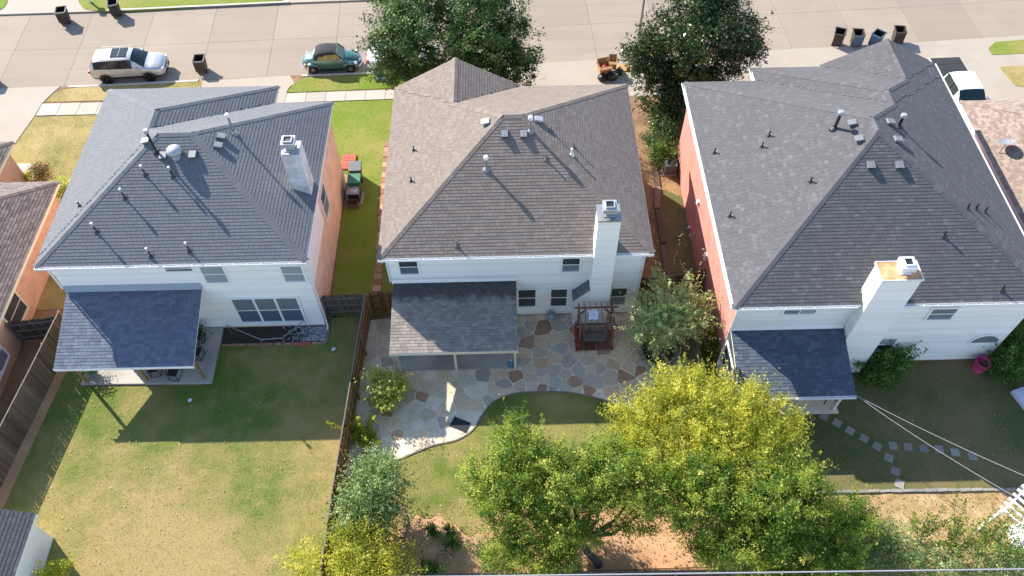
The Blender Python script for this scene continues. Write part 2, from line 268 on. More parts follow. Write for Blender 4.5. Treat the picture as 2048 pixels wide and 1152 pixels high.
# ------------------------------------------------------------------ mesh helpers
def root_loc(p):
    while p.parent: p = p.parent
    return Vector(p.location)
def tag(o, label, cat, group=None, kind=None):
    o['label'] = label
    if cat: o['category'] = cat
    if group: o['group'] = group
    if kind: o['kind'] = kind
    return o
def thing(name, label, cat, loc=(0, 0, 0), group=None):
    o = bpy.data.objects.new(name, None); col.objects.link(o); o.location = loc; o.empty_display_size = 0.3
    return tag(o, label, cat, group)
def link(name, me, parent=None, loc=None):
    o = bpy.data.objects.new(name, me); col.objects.link(o)
    if parent: o.parent = parent
    if loc is not None: o.location = loc
    return o
class MB:
    def __init__(s): s.v = []; s.f = []; s.sh = []
    def add(s, vs, fs, sh=0.0):
        b = len(s.v); s.v += [tuple(x) for x in vs]
        for f in fs: s.f.append([b+i for i in f]); s.sh.append(sh)
        return s
    BF = [(0, 3, 2, 1), (4, 5, 6, 7), (0, 1, 5, 4), (1, 2, 6, 5), (2, 3, 7, 6), (3, 0, 4, 7)]
    def box(s, x0, x1, y0, y1, z0, z1, sh=0.0):
        return s.add([(x0, y0, z0), (x1, y0, z0), (x1, y1, z0), (x0, y1, z0), (x0, y0, z1), (x1, y0, z1), (x1, y1, z1), (x0, y1, z1)], MB.BF, sh)
    def obox(s, c, ux, uy, uz, sh=0.0):
        """box about centre c with half-axis vectors"""
        c, ux, uy, uz = Vector(c), Vector(ux), Vector(uy), Vector(uz)
        vs = [c+ux*a+uy*b+uz*d for d in (-1, 1) for a, b in ((-1, -1), (1, -1), (1, 1), (-1, 1))]
        return s.add(vs, MB.BF, sh)
    def bar(s, p, q, wd, ht=None, sh=0.0):
        p, q = Vector(p), Vector(q); d = (q-p); L = d.length; d.normalize()
        a = d.cross(Vector((0, 0, 1)));  a = a.normalized() if a.length > 1e-3 else Vector((1, 0, 0)); b = a.cross(d)
        return s.obox((p+q)/2, a*wd/2, d*L/2, b*(ht or wd)/2, sh)
    def tube(s, pts, rs, n=8, cap=True, sh=0.0):
        pts = [Vector(p) for p in pts]; rs = rs if isinstance(rs, (list, tuple)) else [rs]*len(pts)
        vs = []; fs = []; prev = None
        for i, p in enumerate(pts):
            d = (pts[min(i+1, len(pts)-1)]-pts[max(i-1, 0)]).normalized()
            a = prev if prev is not None else (Vector((1, 0, 0)) if abs(d.x) < 0.9 else Vector((0, 1, 0)))
            a = (a-d*a.dot(d)).normalized(); prev = a; b = d.cross(a)
            for k in range(n):
                t = 2*math.pi*k/n; vs.append(p+(a*math.cos(t)+b*math.sin(t))*rs[i])
        for i in range(len(pts)-1):
            for k in range(n): fs.append((i*n+k, i*n+(k+1) % n, (i+1)*n+(k+1) % n, (i+1)*n+k))
        if cap: fs.append(tuple(range(n-1, -1, -1))); fs.append(tuple((len(pts)-1)*n+k for k in range(n)))
        return s.add(vs, fs, sh)
    def lathe(s, c, prof, n=16, axis='Z', sh=0.0):
        """prof: list of (r, h) along the axis from c"""
        vs = []; fs = []
        for r, h in prof:
            for k in range(n):
                t = 2*math.pi*k/n; a, b = r*math.cos(t), r*math.sin(t)
                vs.append({'Z': (c[0]+a, c[1]+b, c[2]+h), 'Y': (c[0]+a, c[1]+h, c[2]+b), 'X': (c[0]+h, c[1]+a, c[2]+b)}[axis])
        for i in range(len(prof)-1):
            for k in range(n): fs.append((i*n+k, i*n+(k+1) % n, (i+1)*n+(k+1) % n, (i+1)*n+k))
        fs.append(tuple(range(n))); fs.append(tuple((len(prof)-1)*n+k for k in range(n)))
        return s.add(vs, fs, sh)
    def prism(s, poly, z0, z1, sh=0.0):
        n = len(poly); vs = [(p[0], p[1], z0) for p in poly]+[(p[0], p[1], z1) for p in poly]
        fs = [tuple(range(n, 2*n))]+[(i, (i+1) % n, n+(i+1) % n, n+i) for i in range(n)]
        return s.add(vs, fs, sh)
    def mesh(s, name, mat, off=Vector((0, 0, 0)), smooth=False):
        me = bpy.data.meshes.new(name); me.from_pydata([(x-off.x, y-off.y, z-off.z) for x, y, z in s.v], [], s.f)
        a = me.attributes.new('shade', 'FLOAT', 'FACE'); a.data.foreach_set('value', np.array(s.sh, dtype=np.float32))
        me.materials.append(M[mat])
        if smooth: me.polygons.foreach_set('use_smooth', [True]*len(me.polygons))
        me.update(); return me
    def build(s, name, mat, parent=None, smooth=False, kind=None):
        off = root_loc(parent) if parent else Vector((0, 0, 0))
        o = link(name, s.mesh(name, mat, off, smooth), parent)
        if kind: o['kind'] = kind
        return o
def poly_area(p): return sum(p[i][0]*p[(i+1) % len(p)][1]-p[(i+1) % len(p)][0]*p[i][1] for i in range(len(p)))/2
def ccw(p): return list(p) if poly_area(p) > 0 else list(p)[::-1]
def structure(name, poly, z0, z1, mat):
    o = MB().prism(ccw(poly), z0, z1).build(name, mat); o['kind'] = 'structure'; return o
def inpoly(pts, poly):
    x, y = pts[:, 0], pts[:, 1]; r = np.zeros(len(pts), bool); n = len(poly)
    for i in range(n):
        x1, y1 = poly[i][:2]; x2, y2 = poly[(i+1) % n][:2]
        c = ((y1 > y) != (y2 > y)) & (x < (x2-x1)*(y-y1)/((y2-y1) or 1e-9)+x1); r ^= c
    return r
def npmesh(name, V, nper, shade, mat, smooth=False):
    """V: (N*nper,3) array of separate nper-gons"""
    me = bpy.data.meshes.new(name); nv = len(V); nf = nv//nper
    me.vertices.add(nv); me.vertices.foreach_set('co', V.astype(np.float32).ravel())
    me.loops.add(nv); me.loops.foreach_set('vertex_index', np.arange(nv, dtype=np.int32))
    me.polygons.add(nf); me.polygons.foreach_set('loop_start', np.arange(0, nv, nper, dtype=np.int32))
    me.polygons.foreach_set('loop_total', np.full(nf, nper, dtype=np.int32))
    a = me.attributes.new('shade', 'FLOAT', 'FACE'); a.data.foreach_set('value', shade.astype(np.float32))
    me.materials.append(M[mat]); me.update(calc_edges=True); return me
def smooth_curve(pts, k=6, closed=False):
    out = []; n = len(pts)
    for i in range(n-(0 if closed else 1)):
        p0, p1, p2, p3 = [pts[j % n] if closed else pts[max(0, min(n-1, j))] for j in (i-1, i, i+1, i+2)]
        for q in range(k):
            t = q/k
            out.append(tuple(0.5*((2*p1[d])+(-p0[d]+p2[d])*t+(2*p0[d]-5*p1[d]+4*p2[d]-p3[d])*t*t+(-p0[d]+3*p1[d]-3*p2[d]+p3[d])*t**3) for d in range(2)))
    if not closed: out.append(tuple(pts[-1][:2]))
    return out
def grass(name, label, poly, z, density, mat, seed, h=0.05):
    rng = np.random.default_rng(seed); P = np.array([p[:2] for p in poly]); lo, hi = P.min(0), P.max(0)
    n = int((hi[0]-lo[0])*(hi[1]-lo[1])*density); q = lo+(hi-lo)*rng.random((n, 2)); q = q[inpoly(q, poly)]; n = len(q)
    a = rng.random(n)*2*np.pi; hh = h*(0.12+.3*rng.random(n)); le = rng.normal(0, 1.0, (n, 2))*0.035; ww = 0.010+0.012*rng.random(n)
    b = np.c_[q, np.full(n, z)]; d = np.c_[np.cos(a)*ww, np.sin(a)*ww, np.zeros(n)]
    V = np.stack([b-d, b+d, b+np.c_[le, hh]], 1).reshape(-1, 3)
    o = link(name, npmesh(name, V, 3, rng.random(n), mat)); tag(o, label, 'grass', kind='stuff'); return o

# ------------------------------------------------------------------ setting: ground, road, walks, drives, lawns, flagstones
random.seed(4)
structure('ground', [(-200, -120), (220, -120), (220, 260), (-200, 260)], -0.6, -0.30, 'soil')
NEAR = [(-60, 40.9), (-32.7, 41.3), (-26, 41.42), (-14.2, 41.95), (-8, 42.1), (2.2, 42.6), (6, 42.86), (16.7, 43.43), (28.5, 44.05), (35, 44.46), (75, 47.2)]
def near_y(x):
    for (a, b), (c, d) in zip(NEAR, NEAR[1:]):
        if x <= c: return b+(d-b)*(x-a)/(c-a)
    return NEAR[-1][1]
far_y = lambda x: near_y(x)+8.05
structure('lot', [(p[0], p[1]) for p in NEAR]+[(75, -40), (-60, -40)], -0.5, -0.03, 'soil')
structure('far_verge', [(x, far_y(x)) for x in range(-60, 76, 5)]+[(75, 120), (-60, 120)], -0.5, -0.03, 'concrete')
road = structure('road', [(x, near_y(x)-0.3) for x in range(-60, 76, 5)]+[(x, far_y(x)+0.3) for x in range(75, -61, -5)], -0.28, -0.142, 'tar')
def slab(parent, quad, z0, z1, mat, name):
    c = Vector((sum(p[0] for p in quad)/4, sum(p[1] for p in quad)/4, 0))
    mb = MB().prism(ccw(quad), z0, z1); o = link(name, mb.mesh(name, mat, c), parent, c); return o
x = -46.0; skew = 0.16
while x < 50:
    for lane in (0, 1):
        for g in (0,):
            f0, f1 = (0.0, 0.5) if lane == 0 else (0.5, 1.0)
            def pt(xx, f): 
                xs = xx-0.045*8.05*f*0.0-0.4*f; return (xs, near_y(xs)+0.012+f*8.03)
            e = 0.009
            slab(road, [pt(x+e, f0+0.001), pt(x+4.35-e, f0+0.001), pt(x+4.35-e, f1-0.001), pt(x+e, f1-0.001)], -0.2, -0.13, 'road_slab', 'road_slab')
    x += 4.35
def strip_along(fn, x0, x1, dy0, dy1, step=1.0):
    n = max(2, int((x1-x0)/step)); xs = [x0+(x1-x0)*i/n for i in range(n+1)]
    return [(a, fn(a)+dy0) for a in xs]+[(a, fn(a)+dy1) for a in xs[::-1]]
def kerb(name_x0, x1, fn, s):
    o = MB().prism(ccw(strip_along(fn, name_x0, x1, 0.0*s, -0.16*s)), -0.25, 0.02).build('kerb', 'walk_concrete'); o['kind'] = 'structure'
kerb(-28.2, -19.9, near_y, 1); kerb(-13.2, -1.2, near_y, 1); kerb(-28.0, -15.2, far_y, -1)
# far verge grass and kerb returns
fv = [tuple(at(*p)[:2]) for p in ((155, -2), (163, 12), (178, 19), (230, 22), (400, 13), (545, 3), (575, -6))]
fvp = smooth_curve(fv, 4)+[(-15, 60), (-32, 60)]
structure('far_lawn', fvp, -0.1, 0.0, 'turf_green')
grass('far_grass', 'short green grass on the verge across the road', fvp, 0, 200, 'turf_green_blade', 3)
fl = [tuple(at(*p)[:2]) for p in ((-40, 30), (-2, 20), (12, 8), (16, -6))]
structure('far_lawn', smooth_curve(fl, 4)+[(-35, 60), (-45, 60)], -0.1, 0.0, 'turf_green')
# drives
structure('driveway', [(-45, 41.1), (-32.7, 41.28), (-28.75, 41.36), (-29.1, 40.6), (-29.42, 39.7), (-29.5, 38.5), (-30.15, 34.2), (-45, 34.0)], -0.1, 0.0, 'concrete')
structure('driveway', [(-19.6, 41.6), (-14.0, 41.93), (-13.6, 41.2), (-13.95, 40.3), (-13.95, 39.2), (-12.2, 33.0), (-20.6, 33.0), (-19.5, 40)], -0.1, 0.0, 'concrete')
structure('driveway', [(-1.2, 42.43), (6, 42.84), (16.7, 43.41), (28.5, 44.03), (50, 45.4), (50, 30.5), (24.2, 30.5), (13.6, 34.5), (13.2, 39.0), (7.0, 39.2), (6.2, 34), (-1.2, 34)], -0.1, 0.0, 'concrete')
pw = structure('pavement', [(-29.4, 38.55), (-19.5, 38.75), (-19.5, 39.85), (-29.3, 39.68)], -0.1, -0.008, 'tar')
for i in range(8):
    a = -29.42+i*1.24; slab(pw, [(a+.012, 38.57), (a+1.228, 38.60), (a+1.26, 39.70), (a+.05, 39.67)], -0.05, 0.012, 'walk_slab', 'paving_slab')
pw = structure('pavement', [(-13.9, 39.28), (-1.3, 39.55), (-1.3, 40.5), (-13.93, 40.14)], -0.1, -0.008, 'tar')
for i in range(10):
    a = -13.93+i*1.26; y0 = 39.28+i*.027; slab(pw, [(a+.012, y0), (a+1.248, y0+.027), (a+1.248, y0+.92), (a+.012, y0+.87)], -0.05, 0.012, 'walk_slab', 'paving_slab')
structure('path', [tuple(at(*p)[:2]) for p in ((20, 360), (75, 360), (78, 327), (24, 327))], -0.1, 0.006, 'walk_concrete')
# front strips and lawns
def lawn(poly, mat, gname, glabel, dens, seed, h=0.05, z=0.0):
    structure('lawn', poly, -0.1, z, mat)
    grass(gname, glabel, poly, z, dens, mat+'_blade', seed, h)
lawn([(-29.25, 39.85), (-28.95, 40.6), (-28.4, 41.05), (-27.5, 41.2), (-19.9, 41.55), (-19.65, 41.1), (-19.5, 39.95)], 'turf_dry', 'strip_grass', 'dry grass strip between the silver car and the pavement', 380, 11)
lawn([(-14.0, 40.28), (-13.85, 40.8), (-13.4, 41.4), (-12.6, 41.75), (-8, 41.9), (-1.2, 42.2), (-1.3, 40.62)], 'turf_green', 'strip_grass', 'bright green grass strip beside the teal convertible', 420, 12)
lawn([(-29.45, 38.45), (-19.6, 38.62), (-20.4, 34), (-20.8, 23.7), (-24.5, 23.7), (-24.5, 30.6), (-27.0, 32.0), (-27.6, 34.0), (-30.05, 34.3)], 'turf_dry', 'front_grass', 'dry patchy grass of the front yard at far left', 300, 13)
lawn([(-13.85, 39.18), (-5.8, 39.4), (-5.4, 23.05), (-9.25, 22.75), (-9.25, 33.0), (-12.1, 33.5)], 'turf_green', 'side_grass', 'green grass between the grey and the brown roofed houses', 380, 14)
fr = [tuple(at(*p)[:2]) for p in ((1984, 110), (1976, 97), (1990, 84), (2070, 78), (2070, 106))]
lawn(fr, 'turf_green', 'verge_grass', 'green verge grass at the top right corner', 300, 15, .05, .02)
fr = [tuple(at(*p)[:2]) for p in ((1998, 134), (2070, 130), (2070, 175), (2030, 172))]
lawn(fr, 'turf_dry', 'verge_grass', 'yellowed front lawn right of the white pickup', 300, 16, .05, .02)
# back yards
lawn([(-22.75, 13.0), (-22.95, 23.0), (-20.9, 23.5), (-20.9, 19.1), (-14.5, 19.0), (-14.45, 21.28), (-9.15, 21.28), (-9.1, 22.9), (-7.2, 22.9), (-7.42, 17.0), (-7.62, 12.9), (-7.8, 2), (-24, 2)], 'turf_back', 'back_grass', 'wide half dry back lawn behind the grey roofed house at left', 420, 17)
structure('fence_bed', [(-23.3, 12), (-22.5, 12), (-22.15, 16), (-21.75, 20), (-21.5, 22.4), (-22.2, 22.4)], -0.05, 0.008, 'red_soil')
CUR = [(-7.5, 14.2), (-6.4, 14.6), (-5.13, 14.99), (-4.46, 15.29), (-3.57, 15.64), (-2.6, 15.85), (-1.86, 16.34), (-1.4, 17.1), (-0.92, 17.74), (-0.2, 18.1), (0.63, 18.24), (1.9, 18.25), (3.01, 18.12), (4.0, 17.85), (4.63, 17.6), (6.2, 16.9), (9.2, 15.6)]
CURS = smooth_curve(CUR, 3)
_wr = random.Random(12); WIG = [(8.6-i*.33, 12.25+.45*math.sin(i*.55)+_wr.uniform(-.28, .28)-(.0 if i < 30 else .25)) for i in range(49)]
lawn([(p[0], p[1]-0.02) for p in CURS]+[(9.0, 11.6)]+WIG+[(-7.6, 12.6)], 'turf_back', 'yard_grass', 'crescent of lawn along the curved flagstone edge', 420, 18)
structure('bare_ground', [(-7.6, 13.1), (9.0, 12.9), (9.0, 9.9), (-7.7, 9.7)], -0.1, -0.01, 'red_soil')
grass('sparse_tufts', 'sparse tufts of dry grass straggling over the bare ground', [(-7.4, 13.2), (8.8, 12.8), (8.8, 11.2), (3, 11.4), (-2, 11.0), (-7.4, 11.2)], -.008, 120, 'turf_back_blade', 27, .07)
structure('mulch', [(-7.7, 9.6), (40, 9.4), (40, -5), (-7.7, -5)], -0.1, -0.014, 'litter')
lawn([(9.75, 13.05), (40, 12.9), (40, 19.6), (15.2, 19.6), (15.2, 16.9), (9.9, 16.9)], 'turf_dull', 'shade_grass', 'dull thin grass behind the charcoal roofed house', 330, 19)
structure('planting_ground', [(9.4, 9.4), (40, 9.4), (40, 12.75), (9.4, 12.9)], -0.1, -0.006, 'litter')
structure('side_yard', [(6.3, 22.5), (9.9, 22.5), (9.9, 33.4), (13.6, 33.6), (13.1, 38.95), (7.1, 39.15), (6.3, 34)], -0.1, -0.012, 'soil')
structure('side_lawn', [(7.4, 22.6), (9.9, 22.6), (9.9, 30.5), (9.0, 31.2), (8.2, 29.5), (7.9, 26), (7.3, 24)], -.1, -.006, 'turf_dull')
grass('side_tufts', 'weedy grass between the brown roofed house and the red brick wall', [(7.5, 22.6), (9.7, 22.6), (9.7, 30), (8.0, 30)], -0.01, 260, 'turf_green_blade', 20)
# flagstone terrace
TER = CURS+[(8.75, 16.2), (8.5, 18.5), (8.0, 22.4), (6.2, 22.69), (-6.0, 22.69), (-7.1, 22.6), (-7.4, 17.0)]
ter = structure('terrace', TER, -0.1, -0.004, 'mortar')
def clip_half(poly, a, b, c):       # keep a*x+b*y<=c
    out = []
    for i in range(len(poly)):
        p, q = poly[i], poly[(i+1) % len(poly)]; dp, dq = a*p[0]+b*p[1]-c, a*q[0]+b*q[1]-c
        if dp <= 0: out.append(p)
        if (dp < 0) != (dq < 0) and dp != dq: t = dp/(dp-dq); out.append((p[0]+(q[0]-p[0])*t, p[1]+(q[1]-p[1])*t))
    return out
rng = random.Random(8); seeds = []; _sr = []
for _ in range(9000):
    q = (rng.uniform(-8.2, 9.4), rng.uniform(13.2, 23.4)); r_ = rng.choice((.17, .23, .3, .38, .46))*(1.0 if q[0] > -1.2 else 1.05)
    if all((q[0]-a[0])**2+(q[1]-a[1])**2 > ((r_+b)*.95)**2 for a, b in zip(seeds, _sr)): seeds.append(q); _sr.append(r_)
TERI = TER
for s in seeds:
    if not inpoly(np.array([s]), TER)[0]: continue
    near = sorted(seeds, key=lambda q: (q[0]-s[0])**2+(q[1]-s[1])**2)[1:20]
    pol = [(s[0]-1.2, s[1]-1.2), (s[0]+1.2, s[1]-1.2), (s[0]+1.2, s[1]+1.2), (s[0]-1.2, s[1]+1.2)]
    gap = rng.uniform(0.012, 0.035)*(1.6 if s[0] < -1.2 else 1.0)
    if s[0] < -1.0 and rng.random() < .28: continue
    for q in near:
        a, b = q[0]-s[0], q[1]-s[1]; L = math.hypot(a, b); pol = clip_half(pol, a/L, b/L, (a*(q[0]+s[0])+b*(q[1]+s[1]))/2/L-gap)
        if len(pol) < 3: break
    if len(pol) < 3: continue
    ok = inpoly(np.array(pol), TER)
    if not ok.all():                       # trim a stone on the rim towards its middle until it lies inside
        pol = [p if k else tuple(s[d]+(p[d]-s[d])*next((t for t in (.9, .8, .7, .6, .5, .4, .3, .2) if inpoly(np.array([(s[0]+(p[0]-s[0])*t, s[1]+(p[1]-s[1])*t)]), TER)[0]), .1) for d in (0, 1)) for p, k in zip(pol, ok)]
    if abs(poly_area(pol)) < 0.02: continue
    if (s[0]-0.0)*1 and s[0] < 0.25 and s[0] > -5.7 and s[1] > 19.7: continue
    pol = ccw(pol); rough = []                 # chip the corners so that no stone is a clean polygon
    for i in range(len(pol)):
        p, q, r_ = pol[i-1], pol[i], pol[(i+1) % len(pol)]
        k = rng.uniform(.06, .2); rough.append((q[0]+(p[0]-q[0])*k, q[1]+(p[1]-q[1])*k)); k = rng.uniform(.06, .2); rough.append((q[0]+(r_[0]-q[0])*k, q[1]+(r_[1]-q[1])*k))
    rough = [(q[0]+rng.uniform(-.018, .018), q[1]+rng.uniform(-.018, .018)) for q in rough]
    c = Vector((s[0], s[1], 0)); mb = MB().prism(rough, -0.02, rng.uniform(0.006, 0.02))
    link('flagstone', mb.mesh('flagstone', 'flagstone_pale' if (s[0] < -1.0 and rng.random() < .5) else 'flagstone', c), ter, c)
edge = [(p[0], p[1]) for p in CURS]
eb = MB()
for p, q in zip(edge, edge[1:]): eb.bar((p[0], p[1], 0.0), (q[0], q[1], 0.0), 0.07, 0.08)
o = eb.build('lawn_edging', 'edging'); tag(o, 'thin curved stone edging between flagstones and lawn', 'edging')

# ------------------------------------------------------------------ houses
EXPO, TABW = 0.155, 0.25
class Vol:
    """one hipped (or gabled) roof body over a rectangle; equal pitch s all round, eaves at ze"""
    def __init__(s, x0, x1, y0, y1, ze, pitch, gable=''):
        s.x0, s.x1, s.y0, s.y1, s.ze, s.s, s.g = x0, x1, y0, y1, ze, pitch, gable
    def planes(s): return [p for p in 'LRBF' if p not in s.g]
    def d(s, p, x, y): return {'L': x-s.x0, 'R': s.x1-x, 'B': y-s.y0, 'F': s.y1-y}[p]
    def inside(s, x, y, e=1e-6): return s.x0-e <= x <= s.x1+e and s.y0-e <= y <= s.y1+e
    def h(s, x, y): return s.ze+s.s*min(s.d(p, x, y) for p in s.planes())
    def frame(s, p):
        """origin-free axes: up-slope plan direction, along-eave direction"""
        return {'L': (Vector((1, 0, 0)), Vector((0, 1, 0))), 'R': (Vector((-1, 0, 0)), Vector((0, -1, 0))), 'B': (Vector((0, 1, 0)), Vector((-1, 0, 0))), 'F': (Vector((0, -1, 0)), Vector((1, 0, 0)))}[p]
    def lines(s):
        """hip and ridge lines"""
        W, D = s.x1-s.x0, s.y1-s.y0; a = {}
        if W >= D and not s.g:
            r = D/2; A, B = Vector((s.x0+r, s.y0+r, s.ze+s.s*r)), Vector((s.x1-r, s.y0+r, s.ze+s.s*r))
            return [(A, B), (Vector((s.x0, s.y0, s.ze)), A), (Vector((s.x0, s.y1, s.ze)), A), (Vector((s.x1, s.y0, s.ze)), B), (Vector((s.x1, s.y1, s.ze)), B)]
        r = W/2; mx = s.x0+r; z = s.ze+s.s*r
        A = Vector((mx, s.y0+(0 if 'B' in s.g else r), z)); B = Vector((mx, s.y1-(0 if 'F' in s.g else r), z)); out = [(A, B)]
        if 'B' not in s.g: out += [(Vector((s.x0, s.y0, s.ze)), A), (Vector((s.x1, s.y0, s.ze)), A)]
        if 'F' not in s.g: out += [(Vector((s.x0, s.y1, s.ze)), B), (Vector((s.x1, s.y1, s.ze)), B)]
        return out
    def deck(s, dz):
        L = s.lines(); (A, B) = L[0]; z = s.ze
        c = [Vector((s.x0, s.y0, z)), Vector((s.x1, s.y0, z)), Vector((s.x1, s.y1, z)), Vector((s.x0, s.y1, z))]
        dn = Vector((0, 0, dz))
        if s.x1-s.x0 >= s.y1-s.y0 and not s.g: F = [[c[0], c[1], B, A], [c[2], c[3], A, B], [c[3], c[0], A], [c[1], c[2], B]]
        else: F = [[c[3], c[0], A, B], [c[1], c[2], B, A], [c[0], c[1], A], [c[2], c[3], B]]
        return [[v+dn for v in f] for f in F]
def roof_z(vols, x, y):
    return max([v.h(x, y) for v in vols if v.inside(x, y)] or [-1.0])
def shingle_cells(vols, seed, expo=EXPO, tab=TABW):
    """every tab of the roof: (centre of butt edge on plan, plane, width)"""
    rg = random.Random(seed); out = []
    for vi, v in enumerate(vols):
        cs = 1/math.sqrt(1+v.s**2)
        for p in v.planes():
            up, al = v.frame(p)
            run = min(v.x1-v.x0, v.y1-v.y0)/2 if not v.g else (v.x1-v.x0)/2
            n = int(run/(expo*cs))+1; lo, hi = (v.x0, v.x1) if p in 'BF' else (v.y0, v.y1)
            for k in range(n):
                dd = (k+0.5)*expo*cs; rk = random.Random(seed*1000+'LRBF'.index(p)*211+k); u = -45.0-rk.random()*tab
                while u < hi:
                    wd = tab*rk.choice((0.8, 1.0, 1.0, 1.15)); uc = u+wd/2; u += wd
                    if uc < lo or uc > hi: continue
                    if p == 'L': x, y = v.x0+dd, uc
                    elif p == 'R': x, y = v.x1-dd, uc
                    elif p == 'B': x, y = uc, v.y0+dd
                    else: x, y = uc, v.y1-dd
                    z = v.ze+v.s*dd
                    if not v.inside(x, y) or abs(v.h(x, y)-z) > 0.012: continue
                    if any((o.inside(x, y) and (o.h(x, y) > z+0.009 or (oi < vi and o.h(x, y) > z-0.012))) for oi, o in enumerate(vols) if o is not v): continue
                    du = dd+expo*cs*.5; zt = v.ze+v.s*du; w2 = wd; uu = uc     # trim a tab where a hip cuts it
                    def on(q):
                        X, Y = {'L': (v.x0+du, q), 'R': (v.x1-du, q), 'B': (q, v.y0+du), 'F': (q, v.y1-du)}[p]
                        return v.inside(X, Y) and v.h(X, Y) > zt-.008
                    lo_, hi_ = (next((f for f in (1, .8, .6, .4, .2, 0) if on(uc+e*wd/2*f)), 0) for e in (-1, 1))
                    if lo_+hi_ < .3: continue
                    if lo_ < 1 or hi_ < 1:
                        uu = uc+(hi_-lo_)*wd/4; w2 = wd*(lo_+hi_)/2
                        x, y = (x, uu) if p in 'LR' else (uu, y)
                    out.append((Vector((x, y, z)), up, al, v.s, round(w2, 3)))
    return out
def shingle_geo(mb, c, up, al, s, wd, sh, expo=EXPO):
    t = (up+Vector((0, 0, s))).normalized(); nrm = t.cross(al).normalized()
    if nrm.z < 0: nrm = -nrm
    hx = al*(wd/2-0.004); lo = c-t*(expo/2+0.004); hi = c+t*(expo/2+0.012)
    tb, tt = 0.016, 0.003
    vs = [lo-hx-nrm*.004, lo+hx-nrm*.004, hi+hx-nrm*.004, hi-hx-nrm*.004, lo-hx+nrm*tb, lo+hx+nrm*tb, hi+hx+nrm*tt, hi-hx+nrm*tt]
    mb.add(vs, MB.BF[1:], sh)
def lay_shingles(roof, cells, mat, seed, singles=300, expo=EXPO):
    rg = random.Random(seed); off = root_loc(roof)
    def score(c):
        v = (CAM-c[0]); d = v.length; t = (c[1]+Vector((0, 0, c[3]))).normalized(); n = t.cross(c[2]); n = n if n.z > 0 else -n
        p = c[0]-CAM; fx, fy = p.dot(RT)/p.dot(FW)*FPX, p.dot(UP)/p.dot(FW)*FPX
        return (n.dot(v/d)*c[4]/d/d) if abs(fx) < 1020 and abs(fy) < 570 else 0
    order = sorted(range(len(cells)), key=lambda i: -score(cells[i])); ones = set(order[:singles])
    mb = MB(); cache = {}
    for i, (c, up, al, s, wd) in enumerate(cells):
        if i in ones:
            key = (tuple(up), round(s, 3), round(wd, 3))
            if key not in cache:
                q = MB(); shingle_geo(q, Vector((0, 0, 0)), up, al, s, wd, 0.0, expo); cache[key] = q.mesh('shingle', mat)
            link('shingle', cache[key], roof, c-off)
        else: shingle_geo(mb, c, up, al, s, wd, rg.random(), expo)
    if mb.f: mb.build('shingle_field', mat, roof, kind='stuff')
def ridge_caps(mb, a, b, s, vols, rg, step=0.21, half=0.17):
    d = b-a; L = d.length; n = max(1, int(L/step)); d = d/L
    side = d.cross(Vector((0, 0, 1))).normalized(); hip = abs(d.z) > 0.05
    drop = half*(s/math.sqrt(2) if hip else s)*0.95
    for k in range(n):
        p = a+d*(k*L/n); q = a+d*((k+1)*L/n+0.04); m = (p+q)/2
        if roof_z(vols, m.x, m.y) > m.z+0.03 or any(roof_z(vols, m.x+side.x*e, m.y+side.y*e) > m.z-.02 for e in (-.3, .3)): continue
        l1 = 0.024 if d.z >= 0 else 0.0215; l2 = 0.0215 if d.z >= 0 else 0.024
        P, Q = p+Vector((0, 0, l1)), q+Vector((0, 0, l2)); dn = Vector((0, 0, -drop))
        vs = [P-side*half+dn, P, P+side*half+dn, Q-side*half+dn, Q, Q+side*half+dn]
        vs += [v-Vector((0, 0, 0.014)) for v in vs]
        mb.add(vs, [(0, 1, 4, 3), (1, 2, 5, 4), (0, 6, 7, 1), (1, 7, 8, 2), (3, 4, 10, 9), (4, 5, 11, 10), (0, 3, 9, 6), (2, 8, 11, 5)], rg.random())
def make_roof(house, vols, mat, seed, singles=300, trim='white_paint', gutter_sides=()):
    dk = MB()
    for i, v in enumerate(vols):
        for f in v.deck(-0.004*i-0.006): dk.add(f, [tuple(range(len(f)))], 0.3)
    roof = dk.build('roof', mat, house); rg = random.Random(seed)
    lay_shingles(roof, shingle_cells(vols, seed), mat, seed, singles)
    cp = MB()
    for v in vols:
        for a, b in v.lines(): ridge_caps(cp, a, b, v.s, vols, rg)
    cp.build('ridge_cap', mat, roof, kind='stuff')
    fs = MB()
    for i, v in enumerate(vols):
        k = 0.003*i; z1 = v.ze-0.012-k; z0 = v.ze-0.19-k
        fs.box(v.x0+.02+k, v.x1-.02-k, v.y0+.02+k, v.y1-.02-k, z0, z0+0.03)
        for bx in ((v.x0+.005, v.x0+.035, v.y0+.005, v.y1-.005), (v.x1-.035, v.x1-.005, v.y0+.005, v.y1-.005), (v.x0+.036, v.x1-.036, v.y0+.005, v.y0+.035), (v.x0+.036, v.x1-.036, v.y1-.035, v.y1-.005)):
            fs.box(bx[0]+k, bx[1]-k, bx[2]+k, bx[3]-k, z0-.01, z1)
        if 'F' in v.g:
            m = (v.x0+v.x1)/2; fs.add([(v.x0+.3, v.y1-.05, z1), (v.x1-.3, v.y1-.05, z1), (m, v.y1-.05, v.ze+v.s*(v.x1-v.x0)/2-.1)], [(0, 1, 2)])
    fs.build('fascia', trim, roof)
    return roof
def gutter(house, x0, x1, y, z, brackets=True, mat='white_metal'):
    """open trough along a back eave"""
    g = MB().box(x0, x1, y-.12, y-.105, z-.11, z).box(x0, x1, y-.105, y-.002, z-.11, z-.098).box(x0, x0+.01, y-.104, y-.002, z-.097, z-.004).box(x1-.01, x1, y-.104, y-.002, z-.097, z-.004)
    o = g.build('gutter', mat, house)
    n = int((x1-x0)/0.62); b = MB()
    for i in range(n): b.box(x0+.2+i*.62, x0+.225+i*.62, y-.122, y+.03, z-.006, z+.004)
    b.build('bracket', mat, o)
